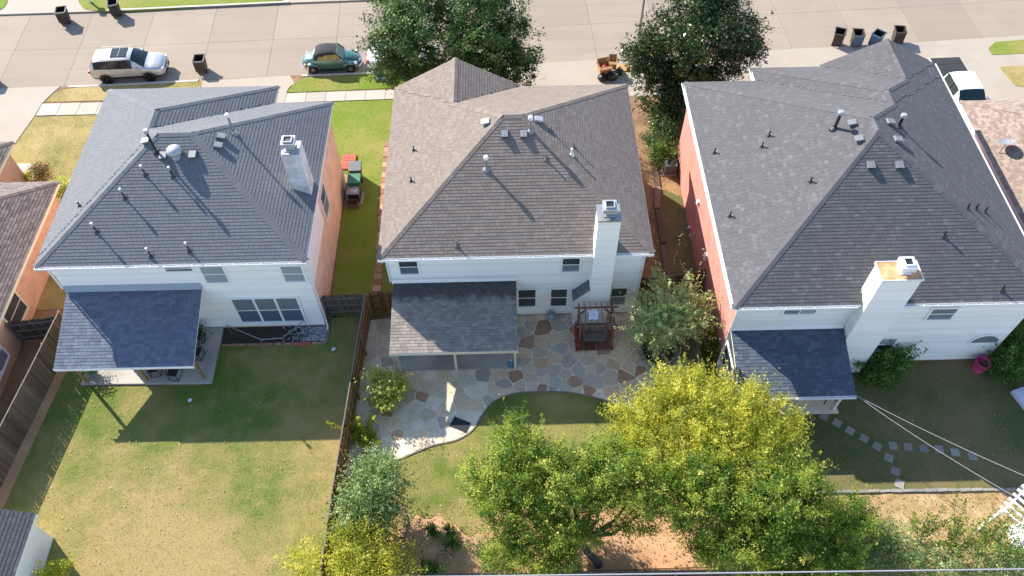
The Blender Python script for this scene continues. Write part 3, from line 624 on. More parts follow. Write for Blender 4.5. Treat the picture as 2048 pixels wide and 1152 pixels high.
def siding(wall, x0, x1, y, z0, z1, mat='siding_paint', h=0.19, face='B'):
    """lap boards, each its own piece; face B looks to -Y, L to -X, R to +X (then x0,x1 are y0,y1 and y is the x plane)"""
    off = root_loc(wall); mb = MB()
    if face == 'B': mb.add([(x0, 0, 0), (x1, 0, 0), (x1, -.034, 0), (x0, -.034, 0), (x0, 0, h), (x1, 0, h), (x1, -.006, h), (x0, -.006, h)], MB.BF)
    else:
        k = -1 if face == 'L' else 1
        mb.add([(0, x0, 0), (0, x1, 0), (.034*k, x1, 0), (.034*k, x0, 0), (0, x0, h), (0, x1, h), (.006*k, x1, h), (.006*k, x0, h)], MB.BF)
    me = mb.mesh('siding_board', mat); n = int(round((z1-z0)/h))
    for i in range(n):
        p = Vector((0, y-0.001, z0+i*(z1-z0)/n)) if face == 'B' else Vector((y, 0, z0+i*(z1-z0)/n))
        o = link('siding_board', me, wall, p-off); o.scale.z = (z1-z0)/n/h
def window(house, x0, x1, z0, z1, y, panes=1, glass='mid_glass', glass2=None, face='B', trim=0.09, rail=True, slider=False, frame='white_paint'):
    """sash window standing proud of the wall: casing, sill, panes, meeting rail"""
    def bx(mb, a, b, c, d, p0, p1):     # a..b along the wall, c..d in height, p0..p1 proud of the wall
        if face == 'B': mb.box(a, b, y-p1, y-p0, c, d)
        elif face == 'R': mb.box(y+p0, y+p1, a, b, c, d)
        else: mb.box(y-p1, y-p0, a, b, c, d)
    f = MB(); t = trim
    bx(f, x0-t, x0, z0-t, z1+t, 0, .055); bx(f, x1, x1+t, z0-t, z1+t, 0, .055); bx(f, x0, x1, z1, z1+t, 0, .055); bx(f, x0, x1, z0-t, z0, 0, .07)
    pw = (x1-x0)/panes
    for i in range(1, panes): bx(f, x0+i*pw-.05, x0+i*pw+.05, z0, z1, 0, .052)
    wo = f.build('window', frame, house); zm = z0+(z1-z0)*.5
    for i in range(panes):
        a = x0+i*pw+(0.05 if i else 0); b = x0+(i+1)*pw-(0.05 if i < panes-1 else 0)
        if slider:
            m = (a+b)/2
            q = MB(); bx(q, a, m-.02, z0, z1, .012, .02); q.build('pane', glass, wo); q = MB(); bx(q, m+.02, b, z0, z1, .012, .02); q.build('pane', glass2 or glass, wo)
            q = MB(); bx(q, m-.02, m+.02, z0, z1, .012, .04); q.build('rail', frame, wo)
        else:
            q = MB(); bx(q, a, b, zm+.02, z1, .012, .02); q.build('pane', glass2 or glass, wo)
            q = MB(); bx(q, a, b, z0, zm-.02, .008, .016); q.build('pane', glass, wo)
            q = MB(); bx(q, a, b, zm-.02, zm+.02, .01, .04); q.build('rail', frame, wo)
    return wo
def win_px(house, lb, rt, Y, **k):
    a, b = atY(*lb, Y), atY(*rt, Y); return window(house, a.x, b.x, a.z, b.z, Y, **k)
def vent_pipe(house, px, zf, h, r=0.05, mat='black_metal', capmat=None, base=True):
    p = hit(px[0], px[1], zf); mb = MB(); mb.tube([p-Vector((0, 0, .15)), p+Vector((0, 0, h))], r, 10)
    if base: mb.lathe((p.x, p.y, p.z-.12), [(r*3.2, 0), (r*3.0, .13), (r*1.3, .22)], 10)
    o = mb.build('vent_pipe', mat, house)
    if capmat: MB().lathe((p.x, p.y, p.z+h), [(r*1.2, 0), (r*1.9, .03), (r*1.9, .16), (r*1.4, .2)], 12).build('cap', capmat, o)
    fl = MB(); e = r*1.2+.06
    vs = [(p.x+a*e, p.y+b*e) for a, b in ((-1, -1), (1, -1), (1, 1), (-1, 1))]
    fl.add([(a, b, zf(a, b)+.036) for a, b in vs]+[(a, b, zf(a, b)+.02) for a, b in vs], [(0, 1, 2, 3), (0, 4, 5, 1), (1, 5, 6, 2), (2, 6, 7, 3), (3, 7, 4, 0)])
    fl.build('flashing', 'grey_plastic', o)
def box_vent(house, px, zf, up, mat='vent_metal', sz=0.31):
    """low slant-back attic vent; up is the up-slope plan direction"""
    p = hit(px[0], px[1], zf); up = Vector((up[0], up[1], 0)); al = Vector((-up.y, up.x, 0)); e = .2
    s = (zf(p.x+up.x*e, p.y+up.y*e)-zf(p.x-up.x*e, p.y-up.y*e))/(2*e); t = (up+Vector((0, 0, s))).normalized(); n = t.cross(al); n = n if n.z > 0 else -n
    c = p+n*0.03; mb = MB(); h = sz/2
    base = [c-t*h*1.25-al*h*1.2, c-t*h*1.25+al*h*1.2, c+t*h*1.25+al*h*1.2, c+t*h*1.25-al*h*1.2]
    MB().add([v for v in base]+[v+n*.012 for v in base], MB.BF).build('vent_flange', 'grey_plastic', house)
    b = c+n*.016; q = [b-t*h-al*h, b-t*h+al*h, b+t*h+al*h, b+t*h-al*h]
    mb.add(q+[q[0]+n*.17-t*.04, q[1]+n*.17-t*.04, q[2]+n*.08, q[3]+n*.08], MB.BF)
    o = mb.build('roof_vent', mat, house)
    MB().obox(b-t*(h+.026)+n*.085, al*h*.85, t*.006, n*.05).build('louvre', 'black_metal', o)
def post(parent, x, y, z1, mat, w_=0.11, name='post'):
    return MB().box(x-w_/2, x+w_/2, y-w_/2, y+w_/2, 0, z1).build(name, mat, parent)
def lean_to(house, x0, x1, y0, y1, z0, z1, mat, seed, trim, posts, singles, postmat, beam='white_paint'):
    """patio roof: eave at y0,z0 rising to the wall at y1,z1"""
    s = (z1-z0)/(y1-y0); o = Vector((0, 0, 0)); dk = MB()
    t = .07
    dk.add([(x0, y0, z0-.01), (x1, y0, z0-.01), (x1, y1, z1-.01), (x0, y1, z1-.01), (x0, y0, z0-t), (x1, y0, z0-t), (x1, y1, z1-t), (x0, y1, z1-t)], [(0, 1, 2, 3), (4, 7, 6, 5), (1, 5, 6, 2), (0, 3, 7, 4), (0, 4, 5, 1)])
    roof = dk.build('patio_roof', trim, house); rg = random.Random(seed)
    MB().box(x0-.012, x1+.012, y0-.03, y0-.004, z0-.17, z0-.005).build('fascia', trim, roof)
    MB().box(x0+.05, x1-.05, y0+.42, y0+.52, z0-.12, z0+.04).build('beam', beam, roof)
    up, al = Vector((0, 1, 0)), Vector((-1, 0, 0)); cs = 1/math.sqrt(1+s*s); n = int((y1-y0)/(EXPO*cs)); cells = []
    ex = (y1-y0)/cs/n
    for k in range(n):
        dd = (k+.5)*ex*cs; u = x0
        first = rg.uniform(.3, 1)
        while u < x1-.02:
            wd = min(TABW*(first if u == x0 else rg.choice((.8, 1, 1, 1.2))), x1-u); cells.append((Vector((u+wd/2, y0+dd, z0+s*dd)), up, al, s, round(wd, 2))); u += wd
    for px_, py_ in posts: post(house, px_, py_, z0+s*(py_-y0)-.08, postmat)
    return roof, cells, ex
def chimney_cap(ch, x, y, z, mat='galv'):
    """square metal spark guard with a flue opening"""
    MB().box(x-.24, x+.24, y-.24, y+.24, z, z+.05).box(x-.17, x+.17, y-.17, y+.17, z+.05, z+.17).build('cap_base', mat, ch)
    c = MB(); zb = z+.17
    for a, b in ((-.28, -.28), (.22, -.28), (.22, .22), (-.28, .22)): c.box(x+a, x+a+.06, y+b, y+b+.06, zb, zb+.12)
    c.box(x-.3, x+.3, y-.3, y+.3, zb+.12, zb+.34); c.build('cap', mat, ch)
    q = MB()
    for a0, a1, b0, b1 in ((-.2, .2, -.2, -.16), (-.2, .2, .16, .2), (-.2, -.16, -.16, .16), (.16, .2, -.16, .16)): q.box(x+a0, x+a1, y+b0, y+b1, zb+.34, zb+.42)
    q.build('rim', mat, ch); MB().box(x-.16, x+.16, y-.16, y+.16, zb+.341, zb+.36).build('flue', 'black_metal', ch)

# ---- grey roofed house at left
H1 = thing('house', 'two storey white siding house with light grey hip roof and metal turbine vent', 'house', (-15, 28, 0))
V1 = [Vol(-21.2, -9.06, 22.05, 32.65, 5.66, .55), Vol(-21.204, -12.1, 22.6, 34.0, 5.68, .55)]
Z1 = lambda x, y: roof_z(V1, x, y)
W1 = MB().box(-20.85, -9.36, 22.35, 32.3, -.05, 5.5).box(-20.847, -12.45, 32.3, 33.65, -.05, 5.5).build('wall', 'pale_brick', H1)
siding(W1, -20.87, -9.34, 22.349, 0.15, 5.5)
siding(W1, 22.33, 26.6, -9.359, 3.05, 5.5, face='R')
R1 = make_roof(H1, V1, 'shingle_grey', 21, singles=120)
gutter(H1, -21.2, -9.06, 22.05, 5.64)
MB().tube([(-9.1, 22.0, 5.5), (-9.2, 22.27, 5.3), (-9.22, 22.27, .2), (-9.2, 22.0, .08)], .045, 8).build('downspout', 'white_metal', H1)
MB().tube([(-20.95, 22.0, 5.5), (-20.92, 22.27, 5.2), (-20.92, 22.27, 3.7)], .045, 8).build('downspout', 'white_metal', H1)
win_px(H1, (485.6, 643), (591.8, 594.7), 22.32, panes=3, glass='mid_glass', glass2='screen_glass', trim=.12)
win_px(H1, (415, 564), (443, 531), 22.32, glass='blind_glass', glass2='blind_glass')
win_px(H1, (572, 562), (601, 531), 22.32, glass='blind_glass', glass2='blind_glass')
win_px(H1, (333, 541), (382, 532), 22.32, glass='dark_glass')
window(H1, 27.1, 28.2, 2.6, 4.3, -9.36, face='R', glass='screen_glass', glass2='mid_glass')
PR1, pc1, ex1 = lean_to(H1, -20.82, -14.46, 18.68, 22.32, 2.42, 3.5, 'shingle_grey', 31, 'white_paint', [(-20.5, 19.32), (-17.58, 19.32), (-14.86, 19.38)], 220, 'post_timber', 'post_timber')
lay_shingles(PR1, pc1, 'shingle_grey_shaded', 33, 180, ex1)
MB().add([(-20.85, 22.32, 3.86), (-14.44, 22.32, 3.86), (-14.44, 22.18, 3.52), (-20.85, 22.18, 3.52)], [(0, 3, 2, 1)]).build('flashing', 'flash_blue', PR1)
ch = MB().box(-10.06, -9.32, 25.95, 26.75, 5.4, 8.42).build('chimney', 'grey_chase', H1)
MB().box(-10.09, -9.29, 25.92, 26.78, 8.42, 8.47).build('crown', 'galv', ch)
MB().box(-10.1, -10.062, 25.91, 26.79, 5.6, 8.4).box(-9.318, -9.28, 25.91, 26.79, 5.6, 8.4).build('corner_board', 'grey_chase', ch)
chimney_cap(ch, -9.72, 26.3, 8.47)
vent_pipe(H1, (469, 268), Z1, 1.05, .055, 'grey_metal', 'white_metal')
vent_pipe(H1, (313, 304), Z1, 1.15, .055, 'black_metal', 'galv')
for q in ((291, 350), (346, 353), (250, 396), (194, 464)): vent_pipe(H1, q, Z1, .42, .035, 'black_metal', 'galv')
for q in ((302, 513), (379, 502)): vent_pipe(H1, q, Z1, .4, .035, 'black_metal', 'galv')
for q in ((127, 399), (160, 412)): vent_pipe(H1, q, Z1, .3, .035, 'black_metal')
for q in ((387, 309), (328, 311)): box_vent(H1, q, Z1, (0, 1))
for q in ((440, 275), (434, 293)): box_vent(H1, q, Z1, (-1, 0))
box_vent(H1, (296, 284), Z1, (1, 0))
p = hit(353, 312, Z1); tb = MB().lathe((p.x, p.y, p.z-.12), [(.2, 0), (.2, .3)], 20).build('turbine_vent', 'galv', H1, True)
dm = MB().lathe((p.x, p.y, p.z+.18), [(.21, 0), (.33, .04), (.35, .16), (.31, .26), (.2, .34), (.05, .37)], 24)
for k in range(24):
    a = k*math.pi/12; c_, s_ = math.cos(a), math.sin(a)
    dm.bar((p.x+.345*c_, p.y+.345*s_, p.z+.22), (p.x+.33*math.cos(a+.12), p.y+.33*math.sin(a+.12), p.z+.42), .02, .012)
dm.build('turbine_head', 'galv', tb, True)

# ---- brown roofed house in the middle
H2 = thing('house', 'two storey white house with brown shingle roof in the middle', 'house', (0, 28, 0))
V2 = [Vol(-5.93, 6.57, 22.3, 33.85, 5.4, .55), Vol(-5.934, .83, 29.2, 34.0, 5.4, .55, 'FB')]
Z2 = lambda x, y: roof_z(V2, x, y)
W2 = MB().box(-5.6, 6.22, 22.7, 33.5, -.05, 5.22).build('wall', 'tan_brick', H2)
siding(W2, -5.62, 6.24, 22.699, 0.12, 5.22)
R2 = make_roof(H2, V2, 'shingle_brown', 22, singles=120)
gutter(H2, -5.93, 6.57, 22.3, 5.38)
MB().tube([(-5.75, 22.2, 5.25), (-5.66, 22.62, 5.0), (-5.66, 22.62, 3.2)], .045, 8).build('downspout', 'white_metal', H2)
MB().tube([(6.4, 22.2, 5.25), (6.28, 22.62, 5.0), (6.28, 22.62, .2)], .045, 8).build('downspout', 'white_metal', H2)
win_px(H2, (802, 547), (833, 519), 22.67, glass='mid_glass', glass2='dark_glass')
win_px(H2, (1124, 542), (1160, 515), 22.67, glass='screen_glass', glass2='dark_glass')
win_px(H2, (1037, 612), (1071, 578), 22.67, glass='dark_glass', glass2='dark_glass')
win_px(H2, (1101, 611), (1134.5, 577), 22.67, glass='dark_glass', glass2='dark_glass')
win_px(H2, (1219, 609), (1254.5, 575), 22.67, glass='screen_glass', glass2='dark_glass')
PR2, pc2, ex2 = lean_to(H2, -5.57, .33, 19.1, 22.66, 2.42, 3.06, 'shingle_patio', 32, 'cream_paint', [(-5.4, 19.62), (-2.66, 19.62), (.2, 19.58)], 220, 'cream_paint', 'cream_paint')
lay_shingles(PR2, pc2, 'shingle_patio', 34, 180, ex2)
MB().add([(-5.6, 22.66, 3.3), (.36, 22.66, 3.3), (.36, 22.6, 3.08), (-5.6, 22.6, 3.08)], [(0, 3, 2, 1)]).build('flashing', 'white_paint', PR2)
ch = MB().box(3.86, 4.8, 22.1, 22.98, -.05, 7.85).build('chimney', 'white_siding', H2)
siding(ch, 3.84, 4.82, 22.1, 0.1, 7.8)
siding(ch, 22.09, 22.7, 3.859, 3.0, 7.8, face='L')
MB().box(3.82, 4.84, 22.05, 23.02, 7.85, 7.93).build('crown', 'grey_metal', ch)
chimney_cap(ch, 4.33, 22.5, 7.93, 'galv')
sh_ = MB().add([(3.12, 22.1, -.05), (3.858, 22.1, -.05), (3.858, 22.1, 2.95), (3.12, 22.1, 2.1), (3.12, 22.69, -.05), (3.858, 22.69, -.05), (3.858, 22.69, 2.95), (3.12, 22.69, 2.1)], [(0, 1, 2, 3), (0, 3, 7, 4), (3, 2, 6, 7)]).build('firebox', 'white_siding', ch)
q = MB(); rg = random.Random(5)
for k in range(7):
    for j in range(3):
        f0, f1 = k/7, (k+1.06)/7; A = Vector((3.07+.79*f0, 22.04+j*.22, 2.05+.91*f0)); B = Vector((3.07+.79*f1, 22.04+j*.22, 2.05+.91*f1)); n_ = Vector((-.75, 0, .66))
        q.add([A, A+Vector((0, .215, 0)), B+Vector((0, .215, 0)), B, A+n_*.04, A+Vector((0, .215, 0))+n_*.04, B+Vector((0, .215, 0))+n_*.015, B+n_*.015], MB.BF[1:], rg.random())
q.build('shoulder_shingles', 'shingle_grey', ch, kind='stuff')
vent_pipe(H2, (973, 338), Z2, .62, .06, 'grey_metal', 'white_metal'); vent_pipe(H2, (1061, 262), Z2, .7, .06, 'grey_metal', 'white_metal')
for q in ((1009, 268), (1047, 268)): box_vent(H2, q, Z2, (0, 1))
box_vent(H2, (974, 246), Z2, (1, 0), 'galv'); box_vent(H2, (1074, 241), Z2, (-1, 0), 'galv')
for q in ((795, 300), (828, 301), (823, 363)): vent_pipe(H2, q, Z2, .3, .035, 'black_metal')
for q in ((1147, 294), (1092, 319), (913, 491), (1262, 286), (1271, 351), (1281, 410), (1102, 262)): vent_pipe(H2, q, Z2, .36, .035, 'grey_timber')
vent_pipe(H2, (1143, 310), Z2, .42, .05, 'cream_paint')

# ---- charcoal roofed house at right
H3 = thing('house', 'large house with charcoal hip roofs, red brick side and rust topped white chimney', 'house', (17, 27, 0))
V3 = [Vol(9.62, 23.45, 19.15, 33.85, 5.45, .515), Vol(13.45, 23.454, 22.5, 34.9, 5.45, .515), Vol(17.2, 23.458, 24.5, 35.05, 5.45, .515, 'FB')]
Z3 = lambda x, y: roof_z(V3, x, y)
W3 = MB().box(9.97, 23.1, 19.5, 33.5, -.05, 5.27).box(13.8, 23.097, 33.5, 34.6, -.05, 5.27).build('wall', 'red_brick_wall', H3)
siding(W3, 9.95, 23.12, 19.499, .12, 5.27)
R3 = make_roof(H3, V3, 'shingle_char', 23, singles=150)
gutter(H3, 9.75, 14.9, 19.15, 5.43); gutter(H3, 16.9, 23.45, 19.15, 5.43)
gl = MB().box(9.5, 9.515, 19.15, 33.85, 5.33, 5.44).box(9.515, 9.618, 19.15, 33.85, 5.33, 5.342); gl.build('gutter', 'white_metal', H3)
MB().box(13.33, 13.345, 33.9, 34.9, 5.33, 5.44).box(13.345, 13.448, 33.9, 34.9, 5.33, 5.342).build('gutter', 'white_metal', H3)
gr = MB().box(23.56, 23.575, 19.15, 35.0, 5.33, 5.44).box(23.46, 23.56, 19.15, 35.0, 5.33, 5.342); gr.build('gutter', 'white_metal', H3)
win_px(H3, (1566, 627), (1634, 616), 19.47, slider=True, glass='screen_glass', glass2='blind_glass')
win_px(H3, (1851, 638), (1916, 616), 19.47, glass='screen_glass', glass2='screen_glass', rail=False)
win_px(H3, (1748, 700), (1795, 676), 19.47, glass='dark_glass', glass2='blind_glass')
a = atY(1967, 683, 19.47); arc = [(a.x+.62*math.cos(t), a.z+.55*math.sin(t)) for t in np.linspace(0, math.pi, 15)]; arc2 = [(a.x+.74*math.cos(t), a.z-.08+.75*math.sin(t)) for t in np.linspace(0, math.pi, 15)]
wf = MB(); n = len(arc2); wf.add([(p[0], 19.42, p[1]) for p in arc2]+[(p[0], 19.474, p[1]) for p in arc2], [tuple(range(n-1, -1, -1))]+[(i, (i+1) % n, n+(i+1) % n, n+i) for i in range(n)])
wo = wf.build('window', 'white_paint', H3)
wf = MB(); wf.add([(p[0], 19.408, p[1]) for p in arc]+[(p[0], 19.419, p[1]) for p in arc], [tuple(range(n-1, -1, -1))]+[(i, (i+1) % n, n+(i+1) % n, n+i) for i in range(n)]); wf.build('pane', 'screen_glass', wo)
window(H3, 17.8, 19.2, 1.0, 2.5, 9.97, face='L', glass='dark_glass')
for q, w_, h_ in (((1398, 405), .18, .24), ((1413, 513), .26, .4), ((1380, 455), .14, .14), ((1380, 472), .14, .2)):
    p = atX(q[0], q[1], 9.97); MB().box(9.84, 9.969, p.y-w_/2, p.y+w_/2, p.z-h_/2, p.z+h_/2).build('meter_box', 'white_metal', H3)
PR3, pc3, ex3 = lean_to(H3, 10.0, 15.12, 16.4, 19.46, 2.42, 3.2, 'shingle_char', 35, 'white_paint', [(10.15, 16.95), (15.0, 16.95)], 220, 'white_paint', 'white_paint')
lay_shingles(PR3, pc3, 'shingle_char_shaded', 36, 150, ex3)
MB().add([(9.98, 19.47, 3.45), (15.1, 19.47, 3.45), (15.1, 19.4, 3.22), (9.98, 19.4, 3.22)], [(0, 3, 2, 1)]).build('flashing', 'white_paint', PR3)
gutter(H3, 10.0, 15.12, 16.4, 2.42)
ch = MB().box(15.17, 16.75, 18.92, 19.78, -.05, 7.5).build('chimney', 'white_siding', H3)
siding(ch, 15.15, 16.77, 18.92, .1, 7.45); siding(ch, 18.9, 19.78, 15.169, 3.2, 7.45, face='L'); siding(ch, 18.9, 19.5, 16.751, .1, 7.45, face='R')
MB().box(15.12, 16.8, 18.87, 19.83, 7.5, 7.56).build('crown', 'rust', ch)
rim_ = MB().box(15.1, 16.82, 18.85, 18.88, 7.46, 7.585).box(15.1, 16.82, 19.82, 19.85, 7.46, 7.585).box(15.1, 15.13, 18.881, 19.819, 7.46, 7.585).box(16.79, 16.82, 18.881, 19.819, 7.46, 7.585); rim_.build('crown_edge', 'white_metal', ch)
chimney_cap(ch, 16.15, 19.38, 7.561, 'white_metal')
vent_pipe(H3, (1669, 257), Z3, .85, .075, 'black_metal', 'galv'); vent_pipe(H3, (1797, 253), Z3, .55, .07, 'black_metal', 'galv')
vent_pipe(H3, (1932, 288), Z3, 1.0, .06, 'black_metal', 'grey_metal'); vent_pipe(H3, (1941, 296), Z3, 1.0, .06, 'black_metal', 'grey_metal')
for q in ((1706, 248), (1720, 280)): box_vent(H3, q, Z3, (1, 0))
for q in ((1777, 246), (1792, 281)): box_vent(H3, q, Z3, (-1, 0))
for q in ((1740, 330), (1797, 330)): box_vent(H3, q, Z3, (0, 1))
for q in ((1429, 306), (1524, 294), (1538, 272), (1621, 364), (1460, 433)): vent_pipe(H3, q, Z3, .3, .04, 'black_metal')
for q in ((1887, 472), (1934, 417), (1951, 418), (1969, 424), (2003, 580), (2046, 558)): vent_pipe(H3, q, Z3, .33, .04, 'black_metal')

# ---- one storey neighbours
H0 = thing('house', 'one storey tan brick house with old brown roof at the left edge', 'house', (-30, 22, 0))
V0 = [Vol(-37, -24.0, 13.0, 30.15, 2.75, .5), Vol(-37.004, -27.55, 20, 33.3, 2.75, .5)]
MB().box(-36.6, -24.5, 13.4, 29.8, -.05, 2.57).box(-36.6, -27.9, 29.8, 32.9, -.05, 2.57).build('wall', 'tan_brick', H0)
make_roof(H0, V0, 'shingle_old', 24, singles=300, trim='cream_paint')
window(H0, 21.9, 23.4, .7, 2.1, -24.5, face='R', glass='dark_glass', glass2='dark_glass', frame='cream_paint')
window(H0, 18.6, 20.6, .6, 2.0, -24.5, panes=2, face='R', glass='screen_glass', glass2='blind_glass', frame='white_paint')
H4 = thing('house', 'one storey house with pale tan roof and satellite dish at the right edge', 'house', (31, 27, 0))
V4 = [Vol(26.0, 40, 17.5, 34.9, 2.8, .5)]
MB().box(26.4, 39.6, 17.9, 34.5, -.05, 2.62).build('wall', 'red_brick_wall', H4)
make_roof(H4, V4, 'shingle_tan', 25, singles=200, trim='white_paint')

# ------------------------------------------------------------------ fences
def fence(label, pts, h, mat, rail_side=0, seed=1, railmat='timber', wp=0.14, name='fence', cap=None, post_every=2.4):
    """upright pickets, each its own piece, on rails and posts; rail_side +1 puts the rails on the left of the run"""
    base = Vector((pts[0][0], pts[0][1], 0)); f = thing(name, label, 'fence', base); rg = random.Random(seed)
    mb = MB().box(-wp/2+.004, wp/2-.004, -.009, .009, 0, h-.04)
    mb.add([(-wp/2+.004, -.009, h-.04), (wp/2-.004, -.009, h-.04), (wp/2-.004, .009, h-.04), (-wp/2+.004, .009, h-.04), (-wp/2+.035, -.009, h), (wp/2-.035, -.009, h), (wp/2-.035, .009, h), (-wp/2+.035, .009, h)], MB.BF[1:])
    me = mb.mesh('picket', mat)
    for a, b in zip(pts, pts[1:]):
        a, b = Vector((a[0], a[1], 0)), Vector((b[0], b[1], 0)); d = b-a; L = d.length; d.normalize(); n = int(L/wp); ang = math.atan2(d.y, d.x); sd = Vector((-d.y, d.x, 0))
        for i in range(n):
            o = link('picket', me, f, a+d*((i+.5)*L/n)-base); o.rotation_euler = (rg.uniform(-.012, .012), rg.uniform(-.008, .008), ang); o.scale = (L/n/wp*.93, 1, rg.uniform(.965, 1.01))
        k = rail_side or 1
        for z in (.35, h*.52, h-.3): MB().bar(a+sd*k*.035+Vector((0, 0, z)), b+sd*k*.035+Vector((0, 0, z)), .045, .09).build('rail', railmat, f)
        m = max(1, round(L/post_every))
        for i in range(m+1): 
            p = a+d*(L*i/m)+sd*k*.105; MB().box(p.x-.045, p.x+.045, p.y-.045, p.y+.045, -.05, h-.05).build('post', railmat, f)
        if cap: MB().bar(a+Vector((0, 0, h+.005)), b+Vector((0, 0, h+.005)), .05, .03).build('cap_rail', cap, f)
    return f
fence('long weathered picket fence running down the left yard edge', [(-21.97, 22.35), (-22.35, 18.6), (-22.65, 16.0), (-23.0, 12.4)], 1.85, 'picket_grey', -1, 1, cap='grey_timber')
fence('short dark fence between tan brick wall and long left fence', [(-24.45, 21.8), (-22.12, 22.05)], 1.75, 'picket_dark', -1, 2, 'grey_timber')
fence('brown picket fence dividing the big lawn from the flagstones', [(-7.12, 22.95), (-7.35, 18.1), (-7.45, 15.8), (-7.6, 12.9), (-7.75, 7.0)], 1.85, 'picket_brown', 1, 3, 'post_timber', cap='grey_timber')
fence('dark slatted fence panel between grey roofed house and brown fence', [(-9.28, 22.95), (-7.2, 23.0)], 1.75, 'picket_dark', -1, 4, 'grey_timber')
fence('short brown gate fence beside the brown roofed house', [(-7.02, 23.05), (-5.65, 23.12)], 1.75, 'picket_brown', -1, 5, 'timber')
fence('grey board fence between flagstones and red brick house', [(8.85, 23.5), (8.88, 19.0), (9.0, 13.0)], 1.75, 'picket_grey', -1, 6, 'grey_timber')
fence('dark fence behind the crape myrtle, right of the middle house', [(6.3, 23.6), (8.75, 23.75)], 1.7, 'picket_dark', -1, 7, 'timber')
fence('small reddish gate fence against the red brick wall', [(8.95, 23.8), (9.93, 24.15)], 1.7, 'picket_brown', -1, 8, 'red_timber')
fence('low weathered fence along the bare ground at the bottom', [(-7.5, 9.75), (8.9, 9.6)], .5, 'picket_grey', -1, 9, 'grey_timber')
# low edgings
def edging(label, pts, wd, h, mat, seed, step=.32):
    base = Vector((pts[0][0], pts[0][1], 0)); f = thing('edging', label, 'edging', base); rg = random.Random(seed); me = MB().box(-.5, .5, -.5, .5, -.05, 1).mesh('edging_stone', mat)
    for a, b in zip(pts, pts[1:]):
        a, b = Vector((a[0], a[1], 0)), Vector((b[0], b[1], 0)); d = b-a; L = d.length; n = max(1, int(L/step))
        for i in range(n):
            o = link('edging_stone', me, f, a+d*((i+.5)/n)-base); o.rotation_euler.z = math.atan2(d.y, d.x)+rg.uniform(-.06, .06); o.scale = (L/n*.95, wd*rg.uniform(.85, 1.1), h*rg.uniform(.7, 1.2))
    return f
edging('brown stone edging strip on the grass between left and middle houses', [tuple(at(x_, y_)[:2]) for x_, y_ in ((754, 584), (760, 500), (767, 400), (776, 285))], .42, .07, 'edge_brick', 1, .4)
edging('timber edging down the dirt passage beside the middle house', [tuple(at(x_, y_)[:2]) for x_, y_ in ((1310, 330), (1316, 420), (1326, 490), (1336, 560))], .3, .14, 'picket_grey', 2, 1.6)
edging('straight pale stone edging across the right back yard', [(9.6, 12.98), (16, 12.95), (26, 12.85)], .13, .08, 'paver', 3, .5)
edging('brick edging of the bed below the left house windows', [(-14.4, 21.27), (-9.2, 21.27), (-9.15, 22.3)], .1, .07, 'edge_brick', 4, .22)
c = at(765, 1050); edging('curved brick bed edging beside the grey green tree', [(c.x+1.0*math.cos(t), c.y+1.15*math.sin(t)) for t in np.linspace(-1.6, 1.2, 12)], .16, .1, 'edge_brick', 5, .24)
c = at(1316, 703, .12); PLANT_C = Vector((c.x, c.y, 0))
edging('round stone ring around the crape myrtle', [(c.x+.86*math.cos(t), c.y+.86*math.sin(t)) for t in np.linspace(0, 2*math.pi, 25)], .16, .26, 'paver', 6, .3)
structure('planter_soil', [(c.x+.8*math.cos(t), c.y+.8*math.sin(t)) for t in np.linspace(0, 2*math.pi, 24, endpoint=False)], .0, .17, 'dark_soil')
# beds and slabs
structure('patio_slab', [(-20.75, 19.2), (-14.45, 19.1), (-14.5, 22.34), (-20.7, 22.34)], -.1, .09, 'patio_concrete')
structure('patio_slab', [(-5.65, 19.6), (.3, 19.55), (.38, 22.69), (-5.6, 22.69)], -.1, .09, 'patio_concrete')
structure('patio_slab', [(9.95, 16.75), (15.2, 16.75), (15.12, 19.49), (9.97, 19.49)], -.1, .09, 'mortar')
structure('flower_bed', [(-14.42, 21.35), (-9.22, 21.35), (-9.25, 22.33), (-14.48, 22.33)], -.1, .015, 'dark_soil')
rng = np.random.default_rng(5); gm = MB()
for i in range(900):
    x_, y_ = -9.25-abs(rng.normal(0, .75)) , 21.4+.9*rng.random(); r_ = .02+.03*rng.random()
    if x_ < -11.6: continue
    a = rng.random(3)*2*math.pi; gm.add([(x_+r_*math.cos(t), y_+r_*math.sin(t), .02) for t in a[0]+np.arange(4)*1.57]+[(x_+r_*.7*math.cos(t), y_+r_*.7*math.sin(t), .02+r_*.9) for t in a[0]+np.arange(4)*1.57], MB.BF[1:], rng.random())
tag(gm.build('gravel', 'gravel', kind='stuff'), 'pale gravel spread in the bed by the left house corner', 'gravel')
# stepping stones
sq = [(1648, 833), (1674, 846), (1700, 862), (1728, 877), (1754, 893), (1786, 892), (1816, 894), (1847, 897), (1878, 899), (1910, 905), (1945, 913), (1777, 916), (1791, 943), (1799, 968)]
ord_ = ['first', 'second', 'third', 'fourth', 'fifth', 'sixth', 'seventh', 'eighth', 'ninth', 'tenth', 'eleventh', 'twelfth', 'thirteenth']
for i, q in enumerate(sq):
    p = at(*q); a = math.radians(-38 if i < 5 else -8 if i < 11 else -25); u = Vector((math.cos(a), math.sin(a), 0))*.19; v = Vector((-u.y, u.x, 0))
    o = MB().obox((p.x, p.y, 0.0), u, v, (0, 0, .025)).build('stepping_stone', 'paver')
    tag(o, 'square grey stepping stone, %s along the row from the right patio' % ord_[i] if i < 11 else 'grey stepping stone of the lower branch, %s below the row' % ('first', 'second', 'third')[i-11], 'stone', 'stepping stones in the right yard')
